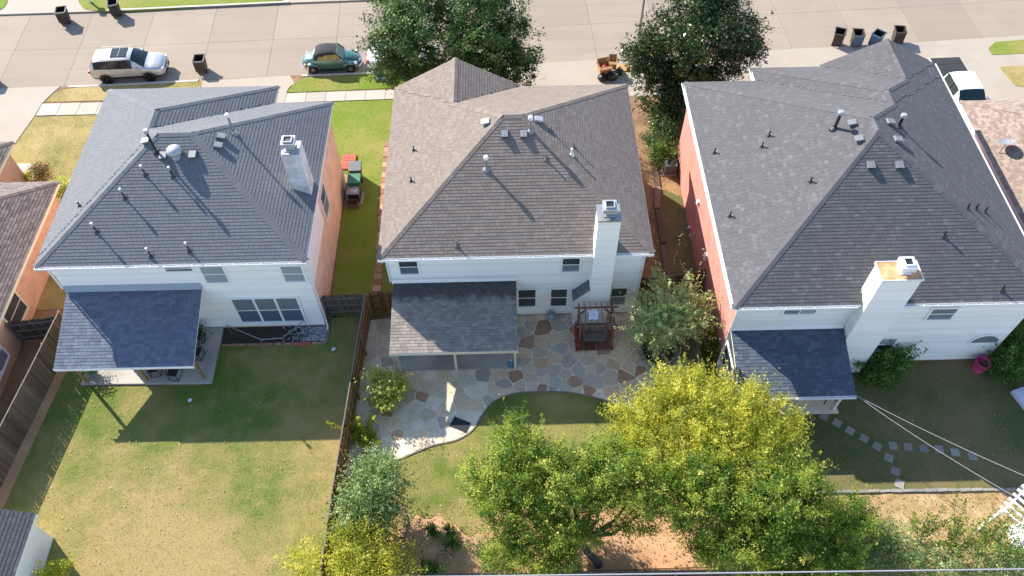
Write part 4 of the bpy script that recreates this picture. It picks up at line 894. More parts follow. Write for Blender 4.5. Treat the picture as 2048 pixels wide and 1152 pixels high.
# shed at the bottom left
SH = thing('shed', 'small grey shed with dark gable roof at the bottom left corner', 'shed', (-20.9, 10, 0))
MB().box(-22.2, -19.75, 7.5, 11.75, -.05, 2.15).build('wall', 'white_siding', SH)
SV = [Vol(-22.45, -19.5, 7.2, 12.0, 2.2, .55, 'FB')]
make_roof(SH, SV, 'shingle_char', 41, singles=0)

# ------------------------------------------------------------------ vehicles
def loft(stations, tagger, sub=3):
    """half sections (x, [(y,z)...]) from sill to roof centre, mirrored; tagger(i, j) names the part each strip belongs to"""
    xs = [s[0] for s in stations]; P = np.array([s[1] for s in stations]); n = len(xs); parts = {}
    st = []; idx = []
    for i in range(n-1):
        for k in range(sub):
            t = k/sub
            def cr(a0, a1, a2, a3): 
                m1, m2 = (a2-a0)*.35, (a3-a1)*.35; h = t*t*(3-2*t)
                return (2*t**3-3*t**2+1)*a1+(t**3-2*t**2+t)*m1+(-2*t**3+3*t**2)*a2+(t**3-t**2)*m2
            i0, i3 = max(i-1, 0), min(i+2, n-1); st.append((xs[i]+(xs[i+1]-xs[i])*t, cr(P[i0], P[i], P[i+1], P[i3]))); idx.append(i)
    st.append((xs[-1], P[-1])); m = P.shape[1]
    for a in range(len(st)-1):
        for j in range(m-1):
            mb = parts.setdefault(tagger(idx[a], j), MB())
            for s in (1, -1):
                q = [(st[a][0], s*st[a][1][j][0], st[a][1][j][1]), (st[a+1][0], s*st[a+1][1][j][0], st[a+1][1][j][1]), (st[a+1][0], s*st[a+1][1][j+1][0], st[a+1][1][j+1][1]), (st[a][0], s*st[a][1][j+1][0], st[a][1][j+1][1])]
                mb.add(q if s == -1 else q[::-1], [(0, 1, 2, 3)])
    for e, (x_, sec) in ((0, st[0]), (1, st[-1])):
        mb = parts.setdefault('body', MB()); ring = [(x_, y_, z_) for y_, z_ in sec]+[(x_, -y_, z_) for y_, z_ in sec[::-1]]
        mb.add(ring if e else ring[::-1], [tuple(range(len(ring)))])
    return parts
def weld(o):
    import bmesh
    b = bmesh.new(); b.from_mesh(o.data); bmesh.ops.remove_doubles(b, verts=b.verts, dist=.002); b.to_mesh(o.data); b.free()
    o.data.polygons.foreach_set('use_smooth', [True]*len(o.data.polygons))
def wheel(car, x, y, r, rimmat='rim', wd=.2, spokes=5):
    s = 1 if y > 0 else -1
    t = MB().lathe((x, y-wd/2, r), [(r*.62, 0), (r*.93, 0), (r, .03), (r, wd-.03), (r*.93, wd), (r*.62, wd)], 24, 'Y').build('wheel', 'tyre', car, True)
    k = MB(); yo = y+s*wd/2
    k.lathe((x, yo-.03*s, r), [(r*.66, 0), (r*.66, .012*s), (r*.6, .03*s), (r*.56, .004*s)], 24, 'Y')
    for i in range(spokes):
        a = 2*math.pi*i/spokes; k.bar((x+r*.1*math.cos(a), yo-.01*s, r+r*.1*math.sin(a)), (x+r*.6*math.cos(a), yo-.01*s, r+r*.6*math.sin(a)), r*.16, .03)
    k.lathe((x, yo-.02*s, r), [(r*.16, 0), (r*.13, .03*s)], 12, 'Y'); k.build('rim', rimmat, t)
def place(car, p, ang): car.location = p; car.rotation_euler.z = ang
ROADZ = -.13
def wagon(label, paint, L=4.65, roof=1.68, sedan=False):
    c = thing('parked_car', label, 'car'); h = L/2
    if not sedan:
        st = [(-h, [(.5, .42), (.74, .5), (.78, .72), (.76, .88), (.62, .96), (.4, .99), (0, 1.0)]), (-h+.1, [(.7, .3), (.86, .5), (.88, .78), (.84, 1.0), (.7, 1.12), (.45, 1.18), (0, 1.2)]),
              (-h+.42, [(.74, .27), (.9, .5), (.91, .85), (.86, 1.12), (.66, 1.5), (.45, 1.57), (0, 1.59)]), (-h+.8, [(.76, .27), (.91, .5), (.92, .85), (.87, 1.11), (.66, 1.56), (.45, roof-.02), (0, roof)]),
              (-.9, [(.78, .27), (.92, .5), (.92, .84), (.88, 1.09), (.67, 1.58), (.46, roof), (0, roof+.02)]), (-.1, [(.78, .27), (.92, .5), (.92, .83), (.88, 1.07), (.67, 1.58), (.46, roof), (0, roof+.02)]),
              (.5, [(.78, .27), (.92, .5), (.92, .82), (.88, 1.05), (.65, 1.53), (.45, roof-.06), (0, roof-.04)]), (1.22, [(.78, .27), (.92, .5), (.92, .78), (.87, .97), (.78, 1.05), (.45, 1.09), (0, 1.11)]),
              (1.7, [(.76, .27), (.91, .48), (.91, .74), (.86, .93), (.74, 1.0), (.42, 1.04), (0, 1.05)]), (h-.18, [(.7, .26), (.87, .45), (.87, .68), (.82, .84), (.66, .91), (.4, .94), (0, .95)]),
              (h, [(.5, .3), (.68, .42), (.68, .6), (.62, .7), (.5, .75), (.3, .77), (0, .78)])]
        def tg(i, j):
            if j == 3 and 2 <= i <= 5: return 'side_window'
            if j in (4, 5) and i == 6: return 'windscreen'
            if j in (4, 5) and i == 1: return 'rear_window'
            if j == 0: return 'sill'
            return 'body'
        wx = (-1.36, 1.34); r = .345
    else:
        st = [(-h, [(.5, .4), (.7, .5), (.74, .72), (.7, .86), (.6, .92), (.4, .94), (0, .95)]), (-h+.15, [(.7, .3), (.86, .5), (.88, .75), (.82, .94), (.66, 1.0), (.4, 1.02), (0, 1.03)]),
              (-h+.75, [(.74, .27), (.9, .5), (.9, .78), (.84, .98), (.7, 1.04), (.42, 1.07), (0, 1.08)]), (-.7, [(.76, .27), (.9, .5), (.9, .78), (.85, .98), (.62, 1.38), (.42, 1.43), (0, 1.45)]),
              (.2, [(.76, .27), (.9, .5), (.9, .78), (.85, .96), (.63, 1.38), (.43, 1.44), (0, 1.46)]), (1.05, [(.76, .27), (.9, .48), (.9, .74), (.84, .92), (.72, .99), (.42, 1.02), (0, 1.03)]),
              (h-.2, [(.7, .26), (.85, .42), (.85, .62), (.78, .76), (.62, .82), (.4, .84), (0, .85)]), (h, [(.5, .3), (.66, .4), (.66, .55), (.6, .62), (.5, .66), (.3, .68), (0, .68)])]
        def tg(i, j):
            if j == 3 and i == 3: return 'side_window'
            if j in (4, 5) and i == 4: return 'windscreen'
            if j in (4, 5) and i == 2: return 'rear_window'
            if j == 0: return 'sill'
            return 'body'
        wx = (-1.38, 1.38); r = .32
    for k, mb in loft(st, tg).items():
        o = mb.build(k, {'body': paint, 'sill': 'black_trim'}.get(k, 'car_glass'), c); weld(o)
    for s in (-1, 1):
        for x_ in wx:
            wheel(c, x_, s*.83, r, 'dark_rim' if not sedan else 'rim')
            a = MB(); ar = r+.06                                      # arch lip
            for t in np.linspace(-.15, math.pi+.15, 14)[:-1]:
                t2 = t+(math.pi+.3)/13; a.add([(x_+ar*math.cos(t), s*.90, r+ar*math.sin(t)), (x_+ar*math.cos(t2), s*.90, r+ar*math.sin(t2)), (x_+(ar+.06)*math.cos(t2), s*.934, r+(ar+.06)*math.sin(t2)), (x_+(ar+.06)*math.cos(t), s*.934, r+(ar+.06)*math.sin(t))], [(0, 1, 2, 3)])
            a.lathe((x_, s*.915, r), [(ar, 0), (ar, .006*s)], 24, 'Y'); a.build('wheel_arch', 'black_trim', c)
        MB().lathe((.78, s*1.0, 1.06), [(.05, -.08*s), (.1, -.03*s), (.1, .04*s), (.05, .08*s)], 10, 'Y').build('mirror', paint, c, True)
        MB().obox((h-.13, s*.66, .76), (.1, -.0*s, 0), (-.05, .12*s, 0), (0, 0, .07)).build('headlight', 'lamp_glass', c)
        MB().obox((-h+.06, s*.74, .93), (.07, 0, 0), (0, .12, 0), (0, 0, .09)).build('tail_light', 'tail_red', c)
        if not sedan:
            MB().bar((-h+.85, s*.63, roof+.02), (.35, s*.63, roof-.01), .03).build('roof_rail', 'grey_metal', c)
            for a, b in ((-.95, -1.0), (.05, .02)): MB().bar((a, s*.89, 1.08), (b, s*.69, 1.58), .07, .02).build('pillar', 'black_trim', c)
    for s in (-1, 1):
        for x_ in (-.92, .02, .95): MB().bar((x_, s*.924, .42), (x_, s*.918, 1.0), .012, .012).build('door_seam', 'black_trim', c)
        for x_ in (-.75, .2): MB().bar((x_, s*.935, .9), (x_+.16, s*.935, .9), .02, .025).build('door_handle', 'chrome', c)
    if not sedan: MB().obox((-.28, 0, roof+.025), (.5, 0, -.005), (0, .44, 0), (0, 0, .012)).build('sunroof', 'car_glass', c); MB().obox((-.28, 0, roof+.038), (.03, 0, 0), (0, .44, 0), (0, 0, .004)).build('sunroof_bar', 'black_trim', c)
    MB().obox((h-.02, 0, .62), (.02, 0, 0), (0, .42, 0), (0, 0, .1)).build('grille', 'black_trim', c)
    MB().obox((h-.01, 0, .36), (.03, 0, 0), (0, .6, 0), (0, 0, .06)).build('bumper', 'black_trim', c)
    MB().obox((h+.02, 0, .5), (.008, 0, 0), (0, .16, 0), (0, 0, .05)).build('number_plate', 'white_metal', c)
    return c
SUV = wagon('silver crossover with dark sunroof parked at the kerb', 'suv_paint')
p, q = at(220, 168, ROADZ), at(303, 163, ROADZ); d = (q-p).normalized(); n_ = Vector((-d.y, d.x, 0)); place(SUV, (p+q)/2+n_*.92, math.atan2(d.y, d.x)); SUV.location.z = ROADZ
SED = wagon('white car mostly hidden under the street tree', 'truck_paint', 4.6, 1.45, True)
p = at(735, 150, ROADZ); place(SED, (p.x+2.35, p.y+1.0, ROADZ), .04)
# teal convertible
BT = thing('parked_car', 'teal vintage convertible with black soft top beside the green strip', 'car')
st = [(-1.9, [(.2, .42), (.3, .46), (.32, .52), (.3, .58), (.22, .62), (.1, .63), (0, .63)]), (-1.7, [(.42, .36), (.5, .46), (.5, .6), (.46, .74), (.34, .82), (.18, .85), (0, .86)]),
      (-1.35, [(.52, .3), (.58, .45), (.59, .65), (.56, .85), (.44, .96), (.24, 1.0), (0, 1.01)]), (-.95, [(.6, .26), (.64, .42), (.65, .68), (.63, .9), (.54, 1.0), (.3, 1.03), (0, 1.04)]),
      (-.3, [(.64, .26), (.67, .42), (.68, .7), (.66, .92), (.6, .96), (.3, .97), (0, .97)]), (.5, [(.64, .26), (.67, .42), (.67, .7), (.64, .92), (.56, .99), (.3, 1.03), (0, 1.04)]),
      (1.0, [(.56, .28), (.6, .42), (.59, .66), (.54, .86), (.44, .95), (.24, .99), (0, 1.0)]), (1.4, [(.45, .3), (.5, .42), (.48, .6), (.44, .76), (.34, .85), (.18, .89), (0, .9)]),
      (1.75, [(.3, .34), (.36, .42), (.36, .54), (.32, .64), (.24, .7), (.12, .73), (0, .74)]), (1.9, [(.14, .4), (.18, .44), (.18, .5), (.16, .55), (.1, .57), (.05, .58), (0, .58)])]
for k, mb in loft(st, lambda i, j: 'body', 4).items(): weld(mb.build(k, 'teal_paint', BT))
st = [(-1.12, [(.5, 1.0), (.46, 1.05), (.38, 1.08), (.2, 1.1), (0, 1.1)]), (-.95, [(.58, 1.02), (.55, 1.22), (.46, 1.32), (.25, 1.36), (0, 1.37)]), (-.6, [(.6, 1.2), (.58, 1.36), (.5, 1.45), (.28, 1.49), (0, 1.5)]),
      (-.1, [(.58, 1.33), (.57, 1.4), (.5, 1.48), (.28, 1.52), (0, 1.53)]), (.42, [(.55, 1.33), (.54, 1.38), (.48, 1.44), (.28, 1.47), (0, 1.48)])]
for k, mb in loft(st, lambda i, j: 'soft_top', 4).items():
    o = mb.build('soft_top', 'soft_top', BT); weld(o)
MB().obox((-1.06, 0, 1.2), (.09, 0, .13), (0, .26, 0), (-.012, 0, .01)).build('rear_window', 'lamp_glass', BT)
ws = MB().add([(.82, -.56, 1.0), (.82, .56, 1.0), (.46, .5, 1.42), (.46, -.5, 1.42)], [(0, 1, 2, 3)]); ws.build('windscreen', 'car_glass', BT)
fr_ = MB()
for a, b in (((.83, -.57, 1.0), (.46, -.52, 1.43)), ((.83, .57, 1.0), (.46, .52, 1.43)), ((.46, -.52, 1.43), (.46, .52, 1.43)), ((.83, -.57, 1.0), (.83, .57, 1.0))): fr_.bar(a, b, .045)
fr_.build('windscreen_frame', 'teal_paint', BT)
for s in (-1, 1):
    MB().add([(-.9, s*.63, .98), (.74, s*.6, .98), (.46, s*.535, 1.34), (-.6, s*.59, 1.3)], [(0, 1, 2, 3)]).build('side_window', 'seat_tan', BT)
    cb = MB(); cb.bar((-.9, s*.65, .98), (.76, s*.62, .99), .03); cb.bar((-.25, s*.64, .98), (-.25, s*.585, 1.36), .03); cb.bar((.35, s*.63, .98), (.35, s*.56, 1.36), .025); cb.build('chrome_trim', 'chrome', BT)
    MB().bar((-.75, s*.72, .28), (.78, s*.72, .28), .2, .05).build('running_board', 'black_trim', BT)
    for x_, l_ in ((-1.2, .52), (1.22, .52)):
        f = MB(); N, K = 12, 8
        rows = []
        for i in range(N+1):
            t = math.pi*i/N; rr = l_*1.02; row = []
            for k in range(K+1):
                u = k/K; wy = .48+.30*math.sin(math.pi/2*u); sc_ = math.cos(math.pi/2*u*.72)
                row.append((x_-rr*math.cos(t)*(.72+.28*sc_), s*wy, .34+(.46*math.sin(t))*(.55+.45*sc_)))
            rows.append(row)
        f.add([v for r_ in rows for v in r_], [(i*(K+1)+k, (i+1)*(K+1)+k, (i+1)*(K+1)+k+1, i*(K+1)+k+1) for i in range(N) for k in range(K)])
        o = f.build('fender', 'teal_paint', BT); weld(o)
        wheel(BT, x_, s*.68, .32, 'rim', .17, 8)
    MB().lathe((1.6, s*.6, .66), [(.03, -.12), (.13, -.05), (.14, .06), (.1, .1)], 14, 'X').build('headlight', 'chrome', BT, True)
    MB().obox((-1.68, s*.62, .62), (.05, 0, .02), (0, .07, 0), (0, 0, .1)).build('tail_light', 'amber', BT)
    MB().lathe((.72, s*.8, 1.08), [(.02, 0), (.07, .02), (.06, .06)], 10, 'X').build('mirror', 'chrome', BT, True)
for e in (-1, 1):
    b = MB(); pts = [(e*(1.99-.2*abs(t)**2.2), t*.76, .45) for t in np.linspace(-1, 1, 13)]
    for a_, b_ in zip(pts, pts[1:]): b.bar(a_, b_, .05, .12)
    b.build('bumper', 'chrome', BT)
p, q = at(628, 149, ROADZ), at(703, 146, ROADZ); d = (q-p).normalized(); n_ = Vector((-d.y, d.x, 0)); place(BT, (p+q)/2+n_*.76, math.atan2(d.y, d.x)); BT.location.z = ROADZ
# white pickup
TR = thing('pickup_truck', 'white pickup truck with folded black bed cover on the driveway', 'truck')
st = [(-1.0, [(.8, .4), (.96, .6), (.98, .9), (.95, 1.22), (.93, 1.26), (.5, 1.27), (0, 1.27)]), (-.85, [(.8, .4), (.98, .6), (.99, .9), (.95, 1.25), (.76, 1.82), (.5, 1.88), (0, 1.9)]), (-.2, [(.8, .4), (.99, .6), (.99, .9), (.96, 1.25), (.77, 1.84), (.5, 1.91), (0, 1.92)]),
      (.75, [(.8, .4), (.99, .6), (.99, .9), (.96, 1.24), (.76, 1.8), (.5, 1.87), (0, 1.88)]), (1.5, [(.8, .4), (.99, .6), (.99, .9), (.94, 1.2), (.84, 1.27), (.5, 1.3), (0, 1.31)]), (2.6, [(.8, .4), (.97, .6), (.97, .85), (.92, 1.1), (.8, 1.18), (.5, 1.21), (0, 1.22)]), (2.85, [(.7, .45), (.85, .6), (.85, .8), (.8, 1.0), (.7, 1.06), (.4, 1.08), (0, 1.08)])]
def tgt(i, j):
    if j == 3 and i in (1, 2): return 'side_window'
    if j in (4, 5) and i == 3: return 'windscreen'
    if j in (4, 5) and i == 0: return 'rear_window'
    return 'sill' if j == 0 else 'body'
for k, mb in loft(st, tgt).items(): weld(mb.build(k, {'body': 'truck_paint', 'sill': 'black_trim'}.get(k, 'truck_glass'), TR))
MB().box(-2.95, -1.02, .86, .99, .5, 1.25).box(-2.95, -1.02, -.99, -.86, .5, 1.25).box(-2.95, -2.85, -.859, .859, .5, 1.25).box(-2.9, -1.02, -.859, .859, .5, .6).build('bed', 'truck_paint', TR)
for k in range(3): MB().box(-2.92+k*.63, -2.31+k*.63, -.93, .93, 1.262, 1.3).build('bed_cover', 'soft_top', TR)
for k in range(5): MB().box(-.75, .55, -.5+k*.25-.025, -.5+k*.25+.025, 1.9, 1.93).build('roof_rib', 'truck_paint', TR)
MB().obox((-2.98, 0, .5), (.06, 0, 0), (0, .9, 0), (0, 0, .1)).build('bumper', 'chrome', TR)
for s in (-1, 1):
    MB().obox((1.05, s*1.12, 1.3), (.06, 0, 0), (0, .1, 0), (0, 0, .12)).build('mirror', 'truck_paint', TR)
    MB().box(-2.97, -2.9, s*.93-.06, s*.93+.06, .8, 1.2).build('tail_light', 'tail_red', TR)
    MB().bar((0, s*.99, 1.24), (0, s*.79, 1.82), .09, .02).build('pillar', 'black_trim', TR)
    for x_ in (-1.95, 1.85): wheel(TR, x_, s*.9, .4, 'rim', .26)
p = at(1898, 117, 1.28); q = at(1928, 160, 1.9)
place(TR, (27.9, 37.75, 0), math.radians(-88))

# ------------------------------------------------------------------ wheeled bins and kerbside rubbish
def wheelie(label, p, ang, body='bin_black', lid='bin_black', open_=True, group='wheeled bins put out along the road', z=ROADZ):
    b = thing('wheeled_bin', label, 'bin', (0, 0, 0), group); h = 1.0; t = .03
    def ring(k, z_, e=0): w_, d_ = .25+.07*k-e, .27+.09*k-e; return [(-d_, -w_, z_), (d_, -w_, z_), (d_, w_, z_), (-d_, w_, z_)]
    o_ = ring(0, .06)+ring(1, h); i_ = ring(0, .1, t)+ring(1, h, t)
    sd = MB().add(o_+i_, [(0, 3, 2, 1), (0, 1, 5, 4), (1, 2, 6, 5), (2, 3, 7, 6), (3, 0, 4, 7), (4, 5, 13, 12), (5, 6, 14, 13), (6, 7, 15, 14), (7, 4, 12, 15)])
    sd.build('body', body, b)
    MB().add(i_, [(0, 1, 2, 3), (0, 4, 5, 1), (1, 5, 6, 2), (2, 6, 7, 3), (3, 7, 4, 0)]).build('lining', 'bin_inside', b)
    r = MB(); rr = ring(1, h, -.025); 
    for k in range(4): r.bar(rr[k], rr[(k+1) % 4], .05, .045)
    r.build('rim', body, b)
    MB().bar((-.42, -.26, h-.04), (-.42, .26, h-.04), .035).bar((-.34, -.24, h-.04), (-.42, -.24, h-.04), .03).bar((-.34, .24, h-.04), (-.42, .24, h-.04), .03).build('handle', body, b)
    if open_: MB().obox((-.47, 0, h-.36), (.02, 0, 0), (0, .31, 0), (.02, 0, .36)).build('lid', lid, b)
    else: MB().obox((0, 0, h+.05), (.4, 0, -.02), (0, .35, 0), (0, 0, .03)).build('lid', lid, b)
    for s in (-1, 1): MB().lathe((-.26, s*.26-.03, .11), [(.11, 0), (.11, .06)], 14, 'Y').build('wheel', 'tyre', b)
    b.location = (p.x, p.y, z); b.rotation_euler.z = ang; return b
wheelie('black open bin standing alone near the far driveway', at(134, 44, ROADZ), 1.75, 'bin_black')
wheelie('black open bin at the far kerb, right of the lone one', at(236, 29, ROADZ), 1.85, 'bin_black')
wheelie('brownish open bin on the road right of the silver car', at(407, 141, ROADZ), 1.62, 'bin_brown')
wheelie('bin at the left edge casting a shadow on the drive', at(-14, 165, ROADZ), 1.6, 'bin_brown')
wheelie('leftmost tilted brown bin in the row of four at right', at(1672, 88, ROADZ), 1.2, 'bin_brown')
wheelie('brown bin with dark blue inside, second in the row of four', at(1708, 90, ROADZ), 1.45, 'bin_brown', 'bin_blue')
wheelie('blue grey bin turned cornerwise, third in the row of four', at(1748, 92, ROADZ), .8, 'bin_blue', 'bin_blue')
wheelie('rightmost brown bin in the row of four', at(1790, 84, ROADZ), 1.42, 'bin_brown')
def carton(label, p, ang, sx, sy, sz, z=0.0):
    b = thing('cardboard_box', label, 'box', (0, 0, 0), 'boxes in the kerbside rubbish pile'); t = .015
    m = MB().box(-sx, sx, -sy, sy, 0, .02).box(-sx, sx, -sy, -sy+t, .021, sz).box(-sx, sx, sy-t, sy, .021, sz).box(-sx, -sx+t, -sy+t, sy-t, .021, sz).box(sx-t, sx, -sy+t, sy-t, .021, sz); m.build('carton', 'cardboard', b)
    for c_, u, v in (((0, -sy-.1, sz-.02), (sx, 0, 0), (0, .1, .03)), ((0, sy+.07, sz+.08), (sx, 0, 0), (0, .05, .1)), ((-sx-.07, 0, sz+.05), (.06, 0, -.06), (0, sy, 0)), ((sx+.07, 0, sz-.04), (.06, 0, -.05), (0, sy, 0))):
        w_ = Vector(u).cross(Vector(v)).normalized()*.006; MB().obox(c_, u, v, w_).build('flap', 'cardboard', b)
    b.location = (p.x, p.y, z); b.rotation_euler.z = ang; return b
carton('large open cardboard box with red contents in the rubbish pile', at(1208, 142, 0.3), .25, .38, .3, .55, .3)
carton('taller open cardboard box right of the red filled one', at(1224, 136, 0.3), -.1, .25, .22, .6, .35)
tag(MB().lathe((at(1209, 136, .6).x, at(1209, 136, .6).y, .55), [(.05, 0), (.2, .06), (.16, .2), (.05, .26)], 9).build('red_packaging', 'red_paint', None, True), 'crumpled red packaging inside the open cardboard box', 'packaging')
for i, (q, r_, lb) in enumerate((((1222, 156), .42, 'large black rubbish bag under the cardboard boxes'), ((1205, 158), .34, 'smaller black rubbish bag left of the large one'), ((1238, 146), .3, 'black rubbish bag at the right end of the pile'))):
    p = at(*q); rg = random.Random(i); b = MB().lathe((p.x, p.y, 0), [(r_*.7, 0), (r_, r_*.3), (r_*.9, r_*.7), (r_*.4, r_*1.0), (r_*.1, r_*1.15), (r_*.16, r_*1.3)], 12)
    b.v = [(x_+rg.uniform(-.05, .05), y_+rg.uniform(-.05, .05), max(0, z_+rg.uniform(-.03, .03))) for x_, y_, z_ in b.v]; tag(b.build('rubbish_bag', 'bag_black', None, True), lb, 'bag', 'black bags in the kerbside rubbish pile')
p = at(1243, 137); tag(MB().obox((p.x, p.y, .05), (.55, .1, 0), (-.06, .35, 0), (0, 0, .02)).build('flattened_carton', 'cardboard'), 'flattened cardboard sheet at the right of the rubbish pile', 'cardboard')

# ------------------------------------------------------------------ trees and plants
def leaf_quads(P, N, L, rng, width=.5, droop=0.0):
    """one folded diamond per leaf at P, facing N, of length L"""
    n = len(P); N = N/np.linalg.norm(N, axis=1)[:, None]; T = rng.normal(size=(n, 3)); T[:, 2] -= droop; T -= N*(T*N).sum(1)[:, None]; T /= np.linalg.norm(T, axis=1)[:, None]+1e-9
    B = np.cross(N, T); L = L[:, None]; f = N*L*.12
    return np.stack([P-T*L*.5, P+B*L*width*.5+f, P+T*L*.5, P-B*L*width*.5+f], 1).reshape(-1, 3)
def tree(name, label, cat, base, blobs, nleaf, leaf, mat, clump=.32, nclump=260, seed=1, trunk=.14, bark='bark', limbs=16, group=None, flat=1.0, hollow=2.6, width=.5, shoots=0, fork=.3, arch=.55):
    """tapered trunk and limbs, leaves in many small clumps spread through uneven lobes. blobs: (centre, radii, weight)"""
    rng = np.random.default_rng(seed); rg = random.Random(seed); base = Vector(base); t = thing(name, label, cat, base, group)
    wts = np.array([b[2] for b in blobs], float); wts /= wts.sum(); C = []; OUT = []
    for (c, r, _), wgt in zip(blobs, wts):
        k = max(3, int(nclump*wgt)); d = rng.normal(size=(k, 3)); d /= np.linalg.norm(d, axis=1)[:, None]; rad = rng.random(k)**(1/hollow)*(1+.22*rng.normal(size=k)*.5)
        p = np.array(c)+d*rad[:, None]*np.array(r); C.append(p); OUT.append(d)
    C = np.concatenate(C); OUT = np.concatenate(OUT); keep = C[:, 2] > .12; C, OUT = C[keep], OUT[keep]; k = len(C)
    cs = clump*(.6+.8*rng.random(k)); own = rng.integers(0, k, nleaf); off = rng.normal(size=(nleaf, 3))*np.array([1, 1, .65*flat])
    P = C[own]+off*cs[own][:, None]; 
    if shoots:                                                     # young shoots standing out of the outline
        si = rng.integers(0, k, shoots); sd = OUT[si]*(.75 if arch < 1 else 1.1)+np.array([0, 0, .6 if arch < 1 else .35])+rng.normal(size=(shoots, 3))*.3; m = 16 if arch < 1 else 34; u = rng.random((shoots, m)); ln = .3+arch*rng.random(shoots)
        Q = (C[si][:, None, :]+sd[:, None, :]*(u*ln[:, None])[:, :, None]+rng.normal(size=(shoots, m, 3))*.04).reshape(-1, 3); P = np.concatenate([P, Q]); own = np.concatenate([own, np.repeat(si, m)])
    P[:, 2] = np.maximum(P[:, 2], .05); n = len(P)
    N = OUT[own]*.55+rng.normal(size=(n, 3))*.75+np.array([0, 0, .55]); L = leaf*(.5+1.05*rng.random(n)**1.5)
    tint = rng.random(k); shade = np.clip(.72*tint[own]+.28*rng.random(n)+rng.normal(size=n)*.05, 0, 1)
    V = leaf_quads(P, N, L, rng, width)-np.array(base)
    link('crown', npmesh('crown', V, 4, shade, mat), t)
    cc = Vector(np.average([np.array(b[0]) for b in blobs], axis=0, weights=wts)); mb = MB(); zc = min(b[0][2] for b in blobs); top = base.lerp(Vector((cc.x, cc.y, zc)), .55); top.z = base.z+max(.25, (zc-base.z)*fork*2)
    mid = base.lerp(top, .5)+Vector((rg.uniform(-.1, .1), rg.uniform(-.1, .1), 0)); mb.tube([base-Vector((0, 0, .1)), base+Vector((0, 0, .05)), mid, top], [trunk*1.35, trunk*1.1, trunk*.9, trunk*.75], 10)
    mains = []
    for (c, r, _) in blobs:                                        # one main limb to each lobe, bending on the way
        e = Vector(c); s0 = mid.lerp(top, rg.uniform(.35, 1.0)); D = (e-s0).length; m1 = s0.lerp(e, .4)+Vector((rg.uniform(-.18, .18)*D, rg.uniform(-.18, .18)*D, rg.uniform(-.02, .16)*D)); m2 = s0.lerp(e, .72)+Vector((rg.uniform(-.12, .12)*D, rg.uniform(-.12, .12)*D, rg.uniform(-.02, .1)*D)); r0 = trunk*rg.uniform(.5, .68)
        mb.tube([s0, s0.lerp(m1, .5)+Vector((rg.uniform(-.04, .04)*D, rg.uniform(-.04, .04)*D, 0)), m1, m1.lerp(m2, .5), m2, e], [r0, r0*.85, r0*.68, r0*.55, r0*.42, r0*.15], 8, False); mains += [(m1, r0*.5), (m2, r0*.36), (m1.lerp(m2, .5), r0*.42)]
    for i in rng.choice(k, min(limbs*2, k), replace=False):         # side branches from the nearest main limb
        e = Vector(C[i]); m1, r0 = min(mains, key=lambda q: (q[0]-e).length+rg.random()*.6); D = (e-m1).length
        if D > 2.6: continue
        h_ = m1.lerp(e, .5)+Vector((rg.uniform(-.12, .12)*D, rg.uniform(-.12, .12)*D, rg.uniform(-.05, .12)*D)); mb.tube([m1, m1.lerp(h_, .5)+Vector((0, 0, .03*D)), h_, e], [r0, r0*.7, r0*.45, r0*.12], 6, False)
        for q in range(2):
            e2 = h_+Vector((rg.uniform(-.4, .4), rg.uniform(-.4, .4), rg.uniform(0, .4)))*D*.8; mb.tube([h_, h_.lerp(e2, .5)+Vector((0, 0, .03)), e2], [r0*.36, r0*.22, r0*.06], 5, False)
    mb.build('trunk', bark, t, True); return t
def wands(name, label, cat, base, n, length, mat, leaf, seed, spread=1.0, droop=.5, bark='bark', per=90, lean=(0, 0), tip=.85, group=None, width=.45, fuzz=.06, rmin=.35, stem=.016):
    """many arching stems from one root, leafed along their length"""
    rng = np.random.default_rng(seed); base = Vector(base); t = thing(name, label, cat, base, group); mb = MB(); PP = []; NN = []; SH = []
    for i in range(n):
        a = rng.random()*2*math.pi; el = spread*(rng.random()**.7); ln = length*(rmin+(1-rmin)*rng.random()); d = Vector((math.cos(a)*el+lean[0], math.sin(a)*el+lean[1], 1)).normalized(); p = Vector((0, 0, 0))+Vector((math.cos(a), math.sin(a), 0))*.06; pts = [p.copy()]; m = 7; v = d.copy()
        for k in range(m):
            v = (v+Vector((rng.normal()*.10, rng.normal()*.10, -droop*.16*el*(k/m)*2))).normalized(); p = p+v*ln/m; p.z = max(p.z, .06); pts.append(p.copy())
        mb.tube([base+q for q in pts], [stem*(1-.8*k/m) for k in range(m+1)], 5, False)
        A = np.array([tuple(q) for q in pts]); u = (.25+.75*rng.random(per)**.8)*m; i0 = np.minimum(u.astype(int), m-1); f = (u-i0)[:, None]; Q = A[i0]*(1-f)+A[i0+1]*f; taper = (1.25-.8*u/m)[:, None]
        Q = Q+rng.normal(size=Q.shape)*fuzz*taper; PP.append(Q); NN.append(rng.normal(size=Q.shape)*.8+np.array([0, 0, .6])); SH.append(np.clip(rng.random(per)*.55+(u/m > .8)*(tip-.45)*rng.random(per)*1.2, 0, 1))
    P = np.concatenate(PP); P[:, 2] = np.maximum(P[:, 2], .04); V = leaf_quads(P, np.concatenate(NN), leaf*(.6+.8*rng.random(len(P))), rng, width)
    link('foliage', npmesh('foliage', V, 4, np.concatenate(SH), mat), t); mb.build('stem', bark, t, True); return t
def B(px, py, z, rx, ry, rz, wt=None):
    p = at(px, py, z); return ((p.x, p.y, z), (rx, ry, rz), wt or rx*ry*rz)
def G(px, py): p = at(px, py); return (p.x, p.y, 0)
